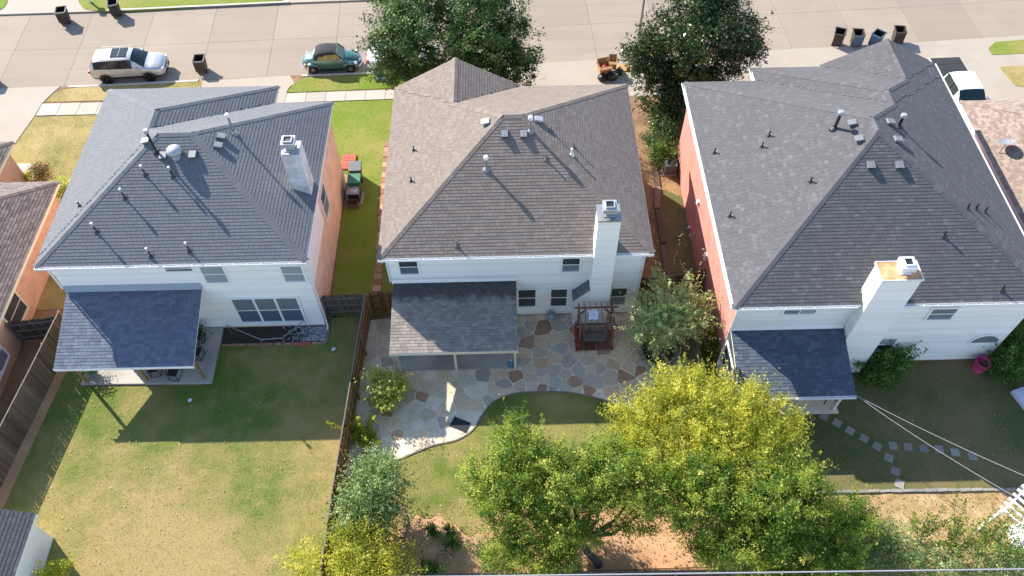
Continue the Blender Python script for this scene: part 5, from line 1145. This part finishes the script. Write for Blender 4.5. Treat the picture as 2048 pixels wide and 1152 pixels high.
tree('street_tree', 'large dense green shade tree behind the middle house roof', 'tree', (-3.2, 39.6, 0), [((-3.2, 39.7, 5.0), (4.5, 3.4, 3.2), 30), ((-6.4, 39.6, 4.0), (2.0, 2.0, 1.9), 7), ((.2, 39.4, 3.8), (1.9, 2.0, 1.9), 7), ((-5.2, 40.6, 6.6), (2.3, 1.8, 1.8), 7), ((-1.2, 40.2, 6.8), (2.4, 1.8, 1.8), 7), ((-2.0, 38.6, 3.6), (2.6, 1.2, 1.6), 6), ((-6.2, 38.6, 2.8), (1.7, 1.3, 1.2), 4), ((.8, 39.0, 2.8), (1.4, 1.3, 1.2), 3)], 84000, .14, 'leaf_oak', .24, 950, 51, .24, shoots=500)
tree('magnolia_tree', 'glossy dark magnolia between the middle and right roofs', 'tree', (10.8, 38.3, 0), [((8.2, 38.2, 4.2), (1.2, 1.4, 1.4), 3), ((11.6, 36.9, 2.4), (1.6, 1.1, 1.3), 4), ((11.2, 38.5, 4.8), (3.0, 2.6, 2.9), 20), ((8.9, 38.6, 3.0), (1.7, 1.6, 1.6), 5), ((13.6, 38.4, 4.4), (1.7, 1.8, 2.0), 6), ((10.0, 37.2, 2.2), (2.3, 1.6, 1.5), 7), ((12.0, 39.2, 6.8), (1.8, 1.5, 1.6), 5), ((9.8, 36.0, 1.3), (1.5, 1.1, 1.0), 3)], 56000, .18, 'leaf_magnolia', .24, 860, 52, .2, shoots=260, width=.42)
tree('passage_shrub', 'loose green shrub against the red brick wall', 'shrub', G(1338, 285), [B(1335, 255, 1.1, 1.1, 1.1, .9), B(1322, 285, .8, .9, .8, .7), B(1350, 225, 1.1, .7, .8, .7)], 8500, .1, 'leaf_oak', .22, 220, 53, .05, shoots=120)
tree('crape_myrtle', 'pale airy crape myrtle with arching shoots in the stone ring', 'tree', (PLANT_C.x, PLANT_C.y+.1, .15), [B(1325, 640, 2.4, 1.1, 1.0, .8), B(1290, 660, 2.0, .8, .7, .6), B(1375, 640, 2.4, .9, .8, .7), B(1335, 590, 3.0, .9, .9, .7), B(1385, 605, 2.9, .7, .7, .5), B(1320, 690, .9, .7, .5, .5)], 15000, .085, 'leaf_myrtle', .13, 420, 54, .07, 'bark_light', limbs=30, shoots=420, arch=1.1)
tree('terrace_bush', 'round lime green bush on the flagstones near the brown fence', 'bush', G(778, 800), [B(775, 778, .9, .85, .8, .75), B(765, 755, 1.3, .55, .5, .5), B(790, 770, 1.2, .5, .5, .55), B(770, 800, .6, .7, .5, .5)], 7500, .1, 'leaf_pale', .17, 200, 55, .05, shoots=160)
wands('potted_shoots', 'sparse lime shoots leaning over the brown fence', 'plant', G(722, 872), 16, 1.7, 'leaf_lime', .11, 56, .9, .4, per=110, lean=(-.25, .2), fuzz=.09)
wands('low_shrub', 'low yellow green shrub right of the leaning shoots', 'plant', G(742, 884), 22, .95, 'leaf_lime', .1, 57, .9, .5, per=70, fuzz=.08)
tree('yard_tree', 'grey green small tree by the brown fence corner', 'tree', G(748, 1045), [B(760, 965, 2.4, 1.25, 1.2, 1.1), B(715, 1000, 2.0, 1.0, 1.0, .9), B(700, 1045, 1.4, .9, .8, .9), B(775, 1010, 1.7, .9, .9, .8), B(740, 940, 2.8, .8, .8, .7)], 17000, .1, 'leaf_grey', .2, 420, 58, .08, shoots=260)
tree('hedge_bush', 'bright yellow green fine leaved bush at the bottom left of the yard', 'bush', G(705, 1150), [B(720, 1105, 1.5, 1.7, 1.3, 1.0), B(640, 1130, 1.2, 1.3, 1.1, .8), B(780, 1130, 1.2, 1.1, 1.0, .8), B(690, 1070, 1.6, .9, .8, .9), B(720, 1160, 1.5, 2.2, .8, .9)], 22000, .085, 'leaf_yellow', .2, 420, 59, .06, shoots=420)
wands('weedy_plant', 'thin weedy plant on bare ground right of the yellow bush', 'plant', G(905, 1090), 14, 1.1, 'leaf_green', .1, 60, .9, .4, per=45, fuzz=.12)
wands('weedy_plant', 'pale twiggy plant at the bottom beside the dark tree', 'plant', G(970, 1120), 20, 1.5, 'leaf_grey', .09, 61, .9, .4, per=50, fuzz=.12, bark='bark_light')
wands('weedy_plant', 'leafy weed near the bottom edge on bare ground', 'plant', G(870, 1145), 16, 1.3, 'leaf_green', .1, 62, .8, .4, per=60, fuzz=.12)
wands('small_weed', 'small green weed on the bare ground, left one', 'plant', G(866, 1062), 10, .5, 'leaf_green', .12, 63, .9, .5, per=30, fuzz=.08)
wands('small_weed', 'small green weed on the bare ground, right one', 'plant', G(900, 1064), 9, .42, 'leaf_green', .12, 64, .9, .5, per=26, fuzz=.08)
tree('backyard_tree', 'dark green backyard tree with bare trunk over orange soil', 'tree', G(1196, 1128), [B(1035, 930, 3.7, 1.5, 1.5, 1.6), B(1010, 1010, 3.2, 1.3, 1.2, 1.3), B(1080, 1080, 2.4, 1.7, 1.0, 1.2), B(1150, 960, 4.2, 1.4, 1.2, 1.1), B(1270, 950, 4.4, 1.9, 1.3, 1.2), B(1010, 1110, 2.2, 1.0, .8, 1.0), B(1030, 860, 4.2, .7, .6, .8), B(1340, 1000, 4.0, 1.3, .9, .9), B(1150, 1060, 3.0, 1.3, .7, .8, .9), B(1110, 1130, 2.4, 1.3, .7, .8, 1.0), B(1270, 1050, 3.0, .9, .5, .5, .35), B(960, 960, 3.2, .8, .9, 1.0), B(1090, 930, 4.0, 1.2, 1.1, 1.0), B(1210, 920, 4.5, 1.2, 1.0, .9), B(1090, 1010, 3.3, 1.2, 1.0, .9), B(1220, 1000, 3.9, 1.2, .7, .7)], 105000, .09, 'leaf_elm', .16, 1350, 65, .17, limbs=44, shoots=1500, fork=.18)
tree('backyard_tree', 'broad yellow green tree over the fence by the right patio', 'tree', G(1400, 960), [B(1390, 830, 4.3, 2.5, 1.8, 1.5), B(1530, 840, 3.8, 1.6, 1.2, 1.1), B(1285, 840, 3.8, 1.4, 1.2, 1.1), B(1450, 900, 4.6, 2.4, 1.3, 1.2), B(1300, 900, 4.2, 1.3, .9, .9), B(1360, 770, 4.2, 1.3, .9, 1.0), B(1560, 870, 3.6, 1.1, .9, .9), B(1480, 800, 4.2, 1.2, .8, .8)], 88000, .085, 'leaf_yellow', .155, 1250, 66, .18, limbs=24, shoots=2200)
tree('backyard_tree', 'tall green tree at bottom right of the broad yellow one', 'tree', G(1520, 1140), [B(1560, 1000, 4.3, 1.9, 1.5, 1.5), B(1640, 1080, 3.2, 1.6, 1.2, 1.3), B(1460, 990, 4.4, 1.4, 1.2, 1.2), B(1500, 1100, 3.4, 1.7, 1.0, 1.2), B(1620, 1140, 2.8, 1.9, .8, 1.1), B(1590, 950, 4.6, 1.0, .8, .9), B(1420, 1090, 3.2, .8, .8, 1.0), B(1400, 950, 4.6, 1.3, .9, .9), B(1370, 1040, 3.8, .9, .7, .8), B(1690, 1040, 3.0, 1.1, .9, 1.0), B(1680, 1130, 2.6, 1.2, .8, .9)], 100000, .092, 'leaf_elm', .155, 1150, 67, .17, limbs=26, shoots=1500)
tree('pale_shrub', 'dull grey green shrub at the bottom right of the tall tree', 'shrub', G(1770, 1130), [B(1760, 1085, 1.8, 1.3, 1.0, 1.0), B(1820, 1120, 1.5, 1.3, .9, .9), B(1730, 1130, 1.6, 1.1, .8, .9), B(1920, 1145, 1.3, 1.9, .7, .8), B(2020, 1130, 1.5, 1.2, .8, .9)], 16000, .09, 'leaf_grey', .2, 360, 68, .06, shoots=200)
for i, (q, n, L_, lb) in enumerate((((1838, 1085), 9, 3.2, 'left'), ((1890, 1120), 14, 4.4, 'tallest middle'), ((1950, 1100), 10, 4.0, 'right'), ((2000, 1120), 12, 3.0, 'far right'))):
    wands('sapling', 'thin leafy sapling clump at bottom right, %s one' % lb, 'sapling', G(*q), n, L_, 'leaf_elm', .1, 70+i, .3, .2, per=130, fuzz=.14, lean=(.02, .08), group='saplings at the bottom right', bark='bark_light', stem=.026)
tree('corner_shrub', 'dark green shrub at the right edge beside the pink tub', 'shrub', G(2035, 745), [B(2030, 715, 1.0, 1.1, 1.2, .9), B(2045, 670, 1.4, .8, .9, .9), B(2005, 735, .7, .8, .7, .6)], 9000, .12, 'leaf_green', .2, 200, 75, .05, shoots=100)
tree('wall_shrub', 'dim green shrub at the foot of the rust topped chimney', 'shrub', G(1775, 755), [B(1780, 730, .9, .8, .7, .8), B(1800, 705, 1.3, .5, .4, .5), B(1750, 745, .7, .7, .5, .6), B(1715, 720, .8, .35, .3, .7)], 6500, .12, 'leaf_green', .18, 160, 76, .05, shoots=90)
tree('vine_bush', 'scraggly plant between the board fence and the right patio', 'bush', G(1420, 710), [B(1420, 700, .6, .4, .5, .5), B(1425, 670, .8, .35, .4, .5)], 2200, .1, 'leaf_elm', .15, 70, 77, .03, shoots=40)
tree('rose_bush', 'rose bush with red flowers in the left front yard', 'bush', G(80, 352), [B(80, 345, .6, .6, .6, .5)], 2600, .1, 'petal', .14, 80, 78, .04)
tree('path_shrub', 'bright green low shrub beside the front path at left', 'shrub', G(45, 357), [B(45, 355, .3, .6, .35, .3)], 1500, .09, 'leaf_lime', .12, 60, 79, .03)
tree('eave_shrub', 'pale shrub at the corner of the left brown roof', 'shrub', G(122, 375), [B(122, 372, .5, .5, .6, .5)], 1800, .09, 'leaf_pale', .14, 60, 80, .03)
tree('shed_bush', 'yellow flowering bush beside the shed', 'bush', G(110, 1150), [B(108, 1145, .7, .55, .5, .5), B(60, 1155, .6, .35, .3, .4)], 2200, .09, 'leaf_lime', .14, 80, 81, .03, shoots=30)
tree('boundary_bush', 'low bush at the front corner of the red brick house', 'bush', G(1395, 175), [((9.2, 33.4, .8), (.9, .8, .7), 1)], 2600, .11, 'leaf_green', .17, 80, 82, .03)

# ------------------------------------------------------------------ yard furniture and small things
# arbour swing on a small deck
a = at(1152, 700, .1); b = at(1229, 697, .1); c0 = at(1150, 628, .1); AX0, AX1, AY0, AY1 = a.x+.05, b.x-.05, a.y, min(c0.y, 22.0)
AR = thing('arbour_swing', 'weathered red timber arbour with a hanging bench on the flagstones', 'arbour', ((AX0+AX1)/2, (AY0+AY1)/2, 0))
n = 14
for i in range(n):
    x_ = AX0+(AX1-AX0)*i/n; MB().box(x_+.006, x_+(AX1-AX0)/n-.006, AY0, AY1, .02, .1).build('deck_board', 'deck_board', AR)
tz = 2.05; bk, ft = at(1145, 612, tz).y, at(1150, 655, tz).y; bk = min(bk, 22.0)
for x_ in (AX0+.08, AX1-.12):
    for y_ in (ft+.12, bk-.15): MB().box(x_-.05, x_+.05, y_-.05, y_+.05, .1, tz-.08).build('post', 'red_timber', AR)
    MB().box(x_-.04, x_+.04, ft-.1, bk+.1, tz-.079, tz).build('side_beam', 'red_timber', AR)
for y_ in (ft+.0, bk-.15): MB().bar((AX0-.15, y_, tz+.05), (AX1+.15, y_, tz+.05), .05, .1).build('cross_beam', 'red_timber', AR)
for i in range(7):
    x_ = AX0+.05+(AX1-AX0-.15)*i/6; MB().bar((x_, ft-.25, tz+.125), (x_, bk+.15, tz+.125), .035, .05).build('top_slat', 'grey_timber', AR)
for s, x_ in ((1, AX0+.13), (-1, AX1-.17)):
    for y_ in (ft+.12, bk-.15): MB().bar((x_, y_, tz-.5), (x_+s*.3, y_, tz-.1), .05, .07).build('brace', 'red_timber', AR)
MB().box(AX0-.06, AX0-.02, AY0-.05, AY0+1.1, .0, 1.0).build('side_panel', 'red_paint', AR)
xm = (AX0+AX1)/2-.05; ym = (ft+bk)/2-.15
for i in range(5): MB().box(xm-.52, xm+.52, ym-.3+i*.1, ym-.21+i*.1, .52, .545).build('seat_slat', 'grey_timber', AR)
for i in range(4): MB().box(xm-.52, xm+.52, ym+.22+i*.03, ym+.245+i*.03, .6+i*.11, .69+i*.11).build('back_slat', 'grey_timber', AR)
for s in (-1, 1):
    MB().box(xm+s*.52-.03, xm+s*.52+.03, ym-.32, ym+.3, .74, .78).build('arm_rest', 'grey_timber', AR)
    for y_ in (-.28, .26): MB().tube([(xm+s*.52, ym+y_, .55), (xm+s*.55, ym+.0, tz+.0)], .012, 6).build('chain', 'grey_metal', AR)
p = at(1187, 630, tz+.16); cl = MB(); rg = random.Random(3); G_ = 6
grid = [(p.x+(i/G_-.5)*.42+rg.uniform(-.03, .03), p.y+(j/G_-.5)*.5+rg.uniform(-.03, .03), tz+.17+rg.uniform(0, .07)-(.08 if j == 0 else 0)) for j in range(G_+1) for i in range(G_+1)]
cl.add(grid, [(j*(G_+1)+i, j*(G_+1)+i+1, (j+1)*(G_+1)+i+1, (j+1)*(G_+1)+i) for j in range(G_) for i in range(G_)])
tag(cl.build('cloth', 'cloth_white', None, True), 'crumpled white cloth lying on top of the arbour slats', 'cloth')
p = at(1102, 640); t_ = thing('metal_can', 'grey lidded can against the white wall by the windows', 'can', p)
MB().lathe((p.x, p.y, 0), [(.16, .02), (.19, .5)], 18).build('body', 'grey_metal', t_, True); MB().lathe((p.x, p.y, .5), [(.205, 0), (.2, .05), (.05, .1)], 18).build('lid', 'grey_metal', t_, True)
p = at(1024, 735, .09); t_ = thing('water_bottle', 'large blue water bottle by the patio post of the middle house', 'bottle', p)
MB().lathe((p.x-.05, p.y+.1, .09), [(.13, 0), (.135, .05), (.135, .32), (.1, .4), (.035, .44), (.035, .5)], 16).build('body', 'blue_plastic', t_, True); MB().lathe((p.x-.05, p.y+.1, .59), [(.045, 0), (.045, .03)], 12).build('cap', 'white_metal', t_)
p = at(920, 849, .03); a = math.radians(-25); u = Vector((math.cos(a), math.sin(a), 0)); v = Vector((-u.y, u.x, 0)); mt_ = MB().obox((p.x, p.y, .03), u*.42, v*.27, (0, 0, .012))
for i in range(12): mt_.obox(Vector((p.x, p.y, .046))+u*(-.38+i*.07), u*.012, v*.25, (0, 0, .004))
tag(mt_.build('door_mat', 'mat_black'), 'black ribbed mat lying askew near the terrace edge', 'mat')
p = at(1955, 738); t_ = thing('plastic_tub', 'pink plastic tub on the grass by the white wall', 'tub', p)
MB().lathe((p.x, p.y, 0), [(.26, .0), (.34, .62), (.36, .64), (.36, .68), (.31, .68), (.23, .06), (.02, .05)], 22).build('body', 'pink_plastic', t_, True)
for s in (-1, 1): MB().tube([(p.x+s*.34, p.y-.09, .6), (p.x+s*.42, p.y-.06, .57), (p.x+s*.42, p.y+.06, .57), (p.x+s*.34, p.y+.09, .6)], .015, 6).build('handle', 'pink_plastic', t_)
# patio furniture under the left roof
def chair(label, p, ang):
    c = thing('patio_chair', label, 'chair', (0, 0, 0), 'black metal patio chairs under the left patio roof')
    MB().box(-.24, .24, -.24, .24, .42, .45).build('seat', 'black_metal', c)
    for sx in (-1, 1):
        MB().tube([(sx*.24, -.26, 0), (sx*.24, -.22, .62)], .016, 6).build('leg', 'black_metal', c); MB().tube([(sx*.24, .34, 0), (sx*.24, .2, .45), (sx*.24, .32, .95)], .016, 6).build('leg', 'black_metal', c)
        MB().bar((sx*.25, -.22, .63), (sx*.25, .26, .65), .04, .025).build('arm_rest', 'black_metal', c); MB().tube([(sx*.24, -.27, .03), (sx*.24, .34, .03)], .014, 6).build('runner', 'black_metal', c)
    MB().tube([(-.24, -.27, .03), (.24, -.27, .03)], .014, 6).build('stretcher', 'black_metal', c)
    b = MB(); b.obox((0, .27, .74), (.23, 0, 0), (0, .012, -.004), (0, .07, .22)); b.build('backrest', 'black_metal', c)
    c.location = (p[0], p[1], .09); c.rotation_euler.z = ang
chair('black patio chair at the patio edge, left of the table', at(313, 745, .09), .2); chair('black patio chair in front of the round table', at(352, 752, .09), -.15)
chair('black patio chair half seen at the right patio side', at(397, 712, .09), 1.4); chair('black patio chair nearest the wall at the right patio side', at(399, 680, .09), 1.7)
p = at(345, 725, .09); t_ = thing('patio_table', 'round dark table under the left patio roof', 'table', (p.x, p.y, .09))
MB().lathe((p.x, p.y, .78), [(.5, 0), (.52, .015), (.5, .03)], 26).build('top', 'black_metal', t_); MB().lathe((p.x, p.y, .09), [(.25, 0), (.22, .03), (.04, .06), (.04, .69)], 14).build('pedestal', 'black_metal', t_)
def pot_plant(label, p, r, h, n, L, mat, seed, potmat='grey_plastic', z=.09):
    t_ = thing('potted_plant', label, 'plant', (p.x, p.y, z)); MB().lathe((p.x, p.y, z), [(r*.7, 0), (r, h), (r*1.05, h), (r*1.05, h+.03), (r*.85, h+.03), (r*.8, h-.04)], 16).build('pot', potmat, t_, True)
    rng = np.random.default_rng(seed); P = np.array((p.x, p.y, z+h+L*.45))+rng.normal(size=(n, 3))*np.array([L*.45, L*.45, L*.3]); V = leaf_quads(P, rng.normal(size=(n, 3))+np.array([0, 0, .8]), .13*(.6+.8*rng.random(n)), rng, .4)-np.array((p.x, p.y, z))
    link('foliage', npmesh('foliage', V, 4, rng.random(n), mat), t_)
pot_plant('potted green plant at the front edge of the left patio', at(184, 745, .09), .2, .35, 420, .55, 'leaf_green', 91, 'grey_plastic')
pot_plant('dark potted plant by the wall right of the left patio roof', at(399, 676, .09), .2, .35, 420, .6, 'leaf_oak', 92, 'bin_black')
# leaning pipe frame on the bed
q = MB(); z_ = .75
fr_pts = [at(452, 650, z_+.15), at(521, 679, z_), at(565, 676, z_), at(608, 641, z_+.15)]
PF = thing('pipe_frame', 'bare grey metal pipe frame standing in the bed below the windows', 'frame', (at(540, 690).x, at(540, 690).y, 0))
for a_, b_ in zip(fr_pts, fr_pts[1:]): MB().tube([a_, b_], .025, 8).build('rail', 'grey_metal', PF)
for p_ in fr_pts[1:3]: MB().tube([p_, (p_.x, p_.y-.1, .0)], .025, 8).build('leg', 'grey_metal', PF); MB().tube([p_, (p_.x+.02, p_.y+.3, .0)], .022, 8).build('stay', 'grey_metal', PF)
for p_ in (fr_pts[0], fr_pts[3]): MB().tube([p_, (p_.x+.05, p_.y+.02, .0)], .015, 8).build('leg', 'grey_metal', PF)
p = at(605, 689); tag(MB().box(p.x-.29, p.x+.29, p.y-.09, p.y+.09, 0, .09).build('paving_brick', 'brick_red'), 'long pink brick lying at the bed edge below the windows', 'brick')
# units beside the left house
p = at(717, 378); wheelie('dark grey lidded bin beside the tan brick wall', Vector((at(716, 358).x, at(716, 358).y, 0)), 1.6, 'grey_plastic', 'grey_plastic', False, 'bins kept beside the left house', 0)
wheelie('green lidded bin beside the tan brick wall', Vector((at(714, 383).x, at(714, 383).y, 0)), 1.6, 'bin_green', 'bin_green', False, 'bins kept beside the left house', 0)
p = at(711, 398); ACU = thing('air_conditioner', 'grey air conditioner unit with open fan grille by the green bin', 'air conditioner', (p.x, p.y, 0))
x_, y_ = p.x, p.y
MB().box(x_-.45, x_+.45, y_-.45, y_+.45, 0, .06).build('pad', 'concrete', ACU); MB().box(x_-.36, x_+.36, y_-.36, y_+.36, .06, .1).box(x_-.36, x_+.36, y_-.36, y_+.36, .74, .78).build('case', 'grey_metal', ACU)
for k in range(4):
    sx, sy = ((-1, -1), (1, -1), (1, 1), (-1, 1))[k]; MB().box(x_+sx*.34-.02, x_+sx*.34+.02, y_+sy*.34-.02, y_+sy*.34+.02, .1, .74).build('corner_post', 'grey_metal', ACU)
MB().box(x_-.31, x_+.31, y_-.31, y_+.31, .1, .73).build('coil', 'bin_inside', ACU); MB().lathe((x_, y_, .78), [(.27, 0), (.27, .05), (.22, .08), (.05, .09)], 20).build('fan_guard', 'galv', ACU, True)
p = at(707, 412); CR = thing('compost_crate', 'brown open crate on the ground in front of the air conditioner', 'crate', (p.x, p.y, 0)); x_, y_ = p.x, p.y
for a0, a1, b0, b1 in ((-.3, .3, -.22, -.2), (-.3, .3, .2, .22), (-.3, -.28, -.2, .2), (.28, .3, -.2, .2)): MB().box(x_+a0, x_+a1, y_+b0, y_+b1, .0, .35).build('side', 'timber', CR)
MB().box(x_-.28, x_+.28, y_-.2, y_+.2, .01, .2).build('filling', 'dark_soil', CR)
p = at(697, 326); BP = thing('brick_pad', 'small pad of red bricks against the tan brick wall', 'paving', (p.x, p.y, 0))
for i in range(5):
    for j in range(7): MB().box(p.x-.42+i*.17, p.x-.42+i*.17+.16, p.y-.55+j*.17, p.y-.55+j*.17+.16, 0, .1+.01*((i*3+j) % 3)).build('brick', 'brick_red', BP)
# barbecue under the right patio roof
p = at(1658, 800, .09); BQ = thing('barbecue', 'dark barbecue grill under the right patio roof', 'barbecue', (p.x, p.y, .09)); x_, y_ = p.x, p.y
MB().box(x_-.3, x_+.3, y_-.22, y_+.22, .8, 1.0).build('firebox', 'black_metal', BQ); MB().lathe((x_-.31, y_, 1.0), [(.2, 0), (.22, .02), (.22, .6), (.2, .62)], 16, 'X').build('hood', 'bin_blue', BQ, True)
for sx in (-1, 1):
    for sy in (-1, 1): MB().bar((x_+sx*.27, y_+sy*.18, .09), (x_+sx*.27, y_+sy*.18, .8), .04).build('leg', 'black_metal', BQ)
    MB().box(x_+sx*.45-.13, x_+sx*.45+.13, y_-.2, y_+.2, .93, .96).build('side_shelf', 'grey_metal', BQ)
# white lattice arbour at the bottom right corner
a_, b_ = at(2006, 1022, 2.2), at(2080, 950, 2.2); d = (b_-a_); d.z = 0; L_ = d.length; d.normalize(); n_ = Vector((d.y, -d.x, 0)); LA = thing('lattice_arbour', 'white slatted arbour at the lower right corner', 'arbour', (a_.x, a_.y, 0))
for k in (0, .75, 1.5): MB().bar(a_+n_*k+d*-.1, a_+n_*k+d*3.2, .06, .14).build('beam', 'white_paint', LA)
for k in range(11): MB().bar(a_+d*(k*.3)+n_*-.2+Vector((0, 0, .11)), a_+d*(k*.3)+n_*1.7+Vector((0, 0, .11)), .09, .07).build('slat', 'white_paint', LA)
for k in (0, 1.5):
    for m_ in (.1, 3.0): q = a_+n_*k+d*m_; MB().box(q.x-.06, q.x+.06, q.y-.06, q.y+.06, 0, 2.12).build('post', 'white_paint', LA)
p = at(2040, 1085); LP = thing('garden_panel', 'white slatted panel lying below the lattice arbour', 'panel', (p.x, p.y, 0))
for k in range(7): MB().box(p.x-.5, p.x+.9, p.y-.7+k*.2, p.y-.54+k*.2, .3+.01*(k % 2), .34+.01*(k % 2)).build('slat', 'white_paint', LP)
for k in (-.4, .7): MB().box(p.x+k, p.x+k+.08, p.y-.75, p.y+.75, .0, .295).build('batten', 'white_paint', LP)
p = at(2046, 812); tag(MB().obox((p.x+.2, p.y, .12), (.3, .1, 0), (-.25, .8, 0), (0, 0, .1)).build('covered_crate', 'cloth_white'), 'pale covered crate on the grass at the right edge', 'crate')
# satellite dish
Z4 = lambda x, y: roof_z(V4, x, y); p = hit(1998, 306, Z4); SD = thing('satellite_dish', 'grey satellite dish on the pale tan roof', 'dish', p)
MB().tube([p, p+Vector((.02, 0, .35)), p+Vector((.12, .05, .55))], .025, 8).build('mast', 'grey_metal', SD); c_ = p+Vector((.16, .1, .6)); ax = Vector((-.1, .45, .9)).normalized(); u = ax.cross(Vector((1, 0, 0))).normalized(); v = ax.cross(u); D = MB(); vs_ = [c_]
for r_, h_ in ((.15, .015), (.3, .05), (.42, .1)): vs_ += [c_+(u*math.cos(2*math.pi*k/20)*r_*1.1+v*math.sin(2*math.pi*k/20)*r_)+ax*h_ for k in range(20)]
D.add(vs_, [(0, 1+k, 1+(k+1) % 20) for k in range(20)]+[(1+b*20+k, 21+b*20+k, 21+b*20+(k+1) % 20, 1+b*20+(k+1) % 20) for b in (0, 1) for k in range(20)]); D.build('reflector', 'grey_metal', SD, True)
MB().tube([c_-u*.4+ax*.1, c_+ax*.55], .014, 6).build('feed_arm', 'grey_metal', SD); MB().lathe(tuple(c_+ax*.55), [(.03, -.04), (.05, 0), (.04, .06)], 10).build('feed_horn', 'white_metal', SD)
# cables
def sagged(a, b, sag, n=24): return [a.lerp(b, i/n)-Vector((0, 0, sag*4*(i/n)*(1-i/n))) for i in range(n+1)]
a_, b_ = at(930, 1151, 7.5), at(2100, 1136, 7.5); e_ = (b_-a_); tag(MB().tube(sagged(a_-e_*.6, b_+e_*.5, .1), .026, 6).build('power_line', 'wire'), 'thick grey overhead cable crossing the bottom edge', 'cable')
for i, (q, lb) in enumerate((((2075, 957), 'upper service wire from the right patio roof to the corner'), ((2075, 1010), 'lower service wire from the right patio roof to the corner'))):
    a_ = Vector((15.1, 16.35, 2.5)); b_ = at(q[0], q[1], 5.0); tag(MB().tube(sagged(a_, b_+(b_-a_)*.3, .25 if i == 0 else .35), .010, 6).build('service_wire', 'wire'), lb, 'cable')
# street lamp pole
p = (8.6, 42.5, 0); LPST = thing('lamp_post', 'slim grey lamp post behind the magnolia', 'lamp post', p)
MB().lathe((p[0], p[1], 0), [(.16, 0), (.14, .3), (.09, .35)], 14).build('base', 'grey_metal', LPST); MB().tube([(p[0], p[1], .3), (p[0], p[1], 7.5)], [.085, .055], 10).build('pole', 'grey_metal', LPST, True); MB().tube([(p[0], p[1], 7.4), (p[0], p[1]+1.2, 7.9)], .035, 8).build('arm', 'grey_metal', LPST); MB().obox((p[0], p[1]+1.45, 7.9), (.13, 0, 0), (0, .3, 0), (0, 0, .07)).build('lamp_head', 'grey_metal', LPST)
p = at(181, 4); MBX = thing('mail_box', 'small white mailbox post on the far verge', 'mailbox', (p.x, p.y, 0)); MB().box(p.x-.06, p.x+.06, p.y-.06, p.y+.06, 0, .9).build('post', 'white_paint', MBX); MB().box(p.x-.16, p.x+.16, p.y-.25, p.y+.25, .9, 1.15).build('box', 'grey_metal', MBX)
p = at(762, 158); UB = thing('utility_box', 'pale utility lid in the green strip under the tree', 'utility box', (p.x, p.y, 0)); MB().box(p.x-.35, p.x+.35, p.y-.2, p.y+.2, -.05, .12).build('case', 'grey_metal', UB); MB().box(p.x-.37, p.x+.37, p.y-.22, p.y+.22, .121, .15).build('lid', 'bin_blue', UB)
# litter on the lawns and roof
for q, lb in (((380, 802), 'white scrap of paper on the shaded lawn'), ((668, 700), 'small pale scrap near the dark fence panel')):
    p = at(*q); rg = random.Random(q[0]); tag(MB().add([(p.x+a*.09+rg.uniform(-.03, .03), p.y+b*.09, .06+rg.uniform(0, .05)) for a, b in ((-1, -1), (1, -1), (1.2, .4), (0, 1.2), (-1, .6))], [(0, 1, 2, 3, 4)]).build('paper_scrap', 'cloth_white'), lb, 'scrap')

def fallen(name, label, poly, n, mat, seed, z=.012, size=.07):
    rng = np.random.default_rng(seed); P = np.array([p[:2] for p in poly]); lo, hi = P.min(0), P.max(0); q = lo+(hi-lo)*rng.random((n*3, 2)); q = q[inpoly(q, poly)][:n]; n = len(q)
    C = np.c_[q, z+.02*rng.random(n)]; V = leaf_quads(C, rng.normal(size=(n, 3))*.16+np.array([0, 0, 1.0]), size*(.5+rng.random(n)), rng, .55)
    tag(link(name, npmesh(name, V, 4, rng.random(n), mat)), label, 'leaves', kind='stuff')
leafmat('leaf_dead', [(0, S(130, 94, 62)), (0.5, S(176, 136, 92)), (1, S(214, 184, 132))], 0.4)
fallen('fallen_leaves', 'scattered brown leaves on the flagstone terrace', TER, 700, 'leaf_dead', 5, .022)
fallen('fallen_leaves', 'brown leaves strewn over the bare orange soil', [(-7.4, 9.9), (8.8, 9.9), (8.8, 12.8), (-7.4, 13.0)], 1500, 'leaf_dead', 6)
fallen('fallen_leaves', 'dry leaf litter covering the ground at bottom right', [(9.3, 8), (30, 8), (30, 12.7), (9.3, 12.8)], 5000, 'leaf_dead', 7)
fallen('fallen_leaves', 'a few dry leaves lying on the big left lawn', [(-21.5, 9), (-7.9, 9), (-7.5, 20), (-20.5, 18.8)], 500, 'leaf_dead', 8, .04)
fallen('fallen_leaves', 'dry leaves lying on the shaded right lawn', [(9.9, 13.1), (30, 13.1), (30, 19), (16, 19), (15.5, 16.6), (9.9, 16.6)], 700, 'leaf_dead', 9, .04)
fallen('fallen_leaves', 'leaf litter along the dirt passage beside the red wall', [(6.4, 24), (9.8, 24), (9.8, 36), (6.4, 33)], 1200, 'leaf_dead', 10)
p = at(1338, 342); A2 = thing('air_conditioner', 'dark air conditioner unit below the loose shrub in the passage', 'air conditioner', (p.x, p.y, 0)); x_, y_ = p.x, p.y
MB().box(x_-.4, x_+.4, y_-.4, y_+.4, 0, .05).build('pad', 'concrete', A2); MB().box(x_-.34, x_+.34, y_-.34, y_+.34, .05, .75).build('case', 'grey_plastic', A2); MB().lathe((x_, y_, .75), [(.28, 0), (.28, .04), (.22, .06), (.05, .07)], 20).build('fan_guard', 'black_metal', A2, True)
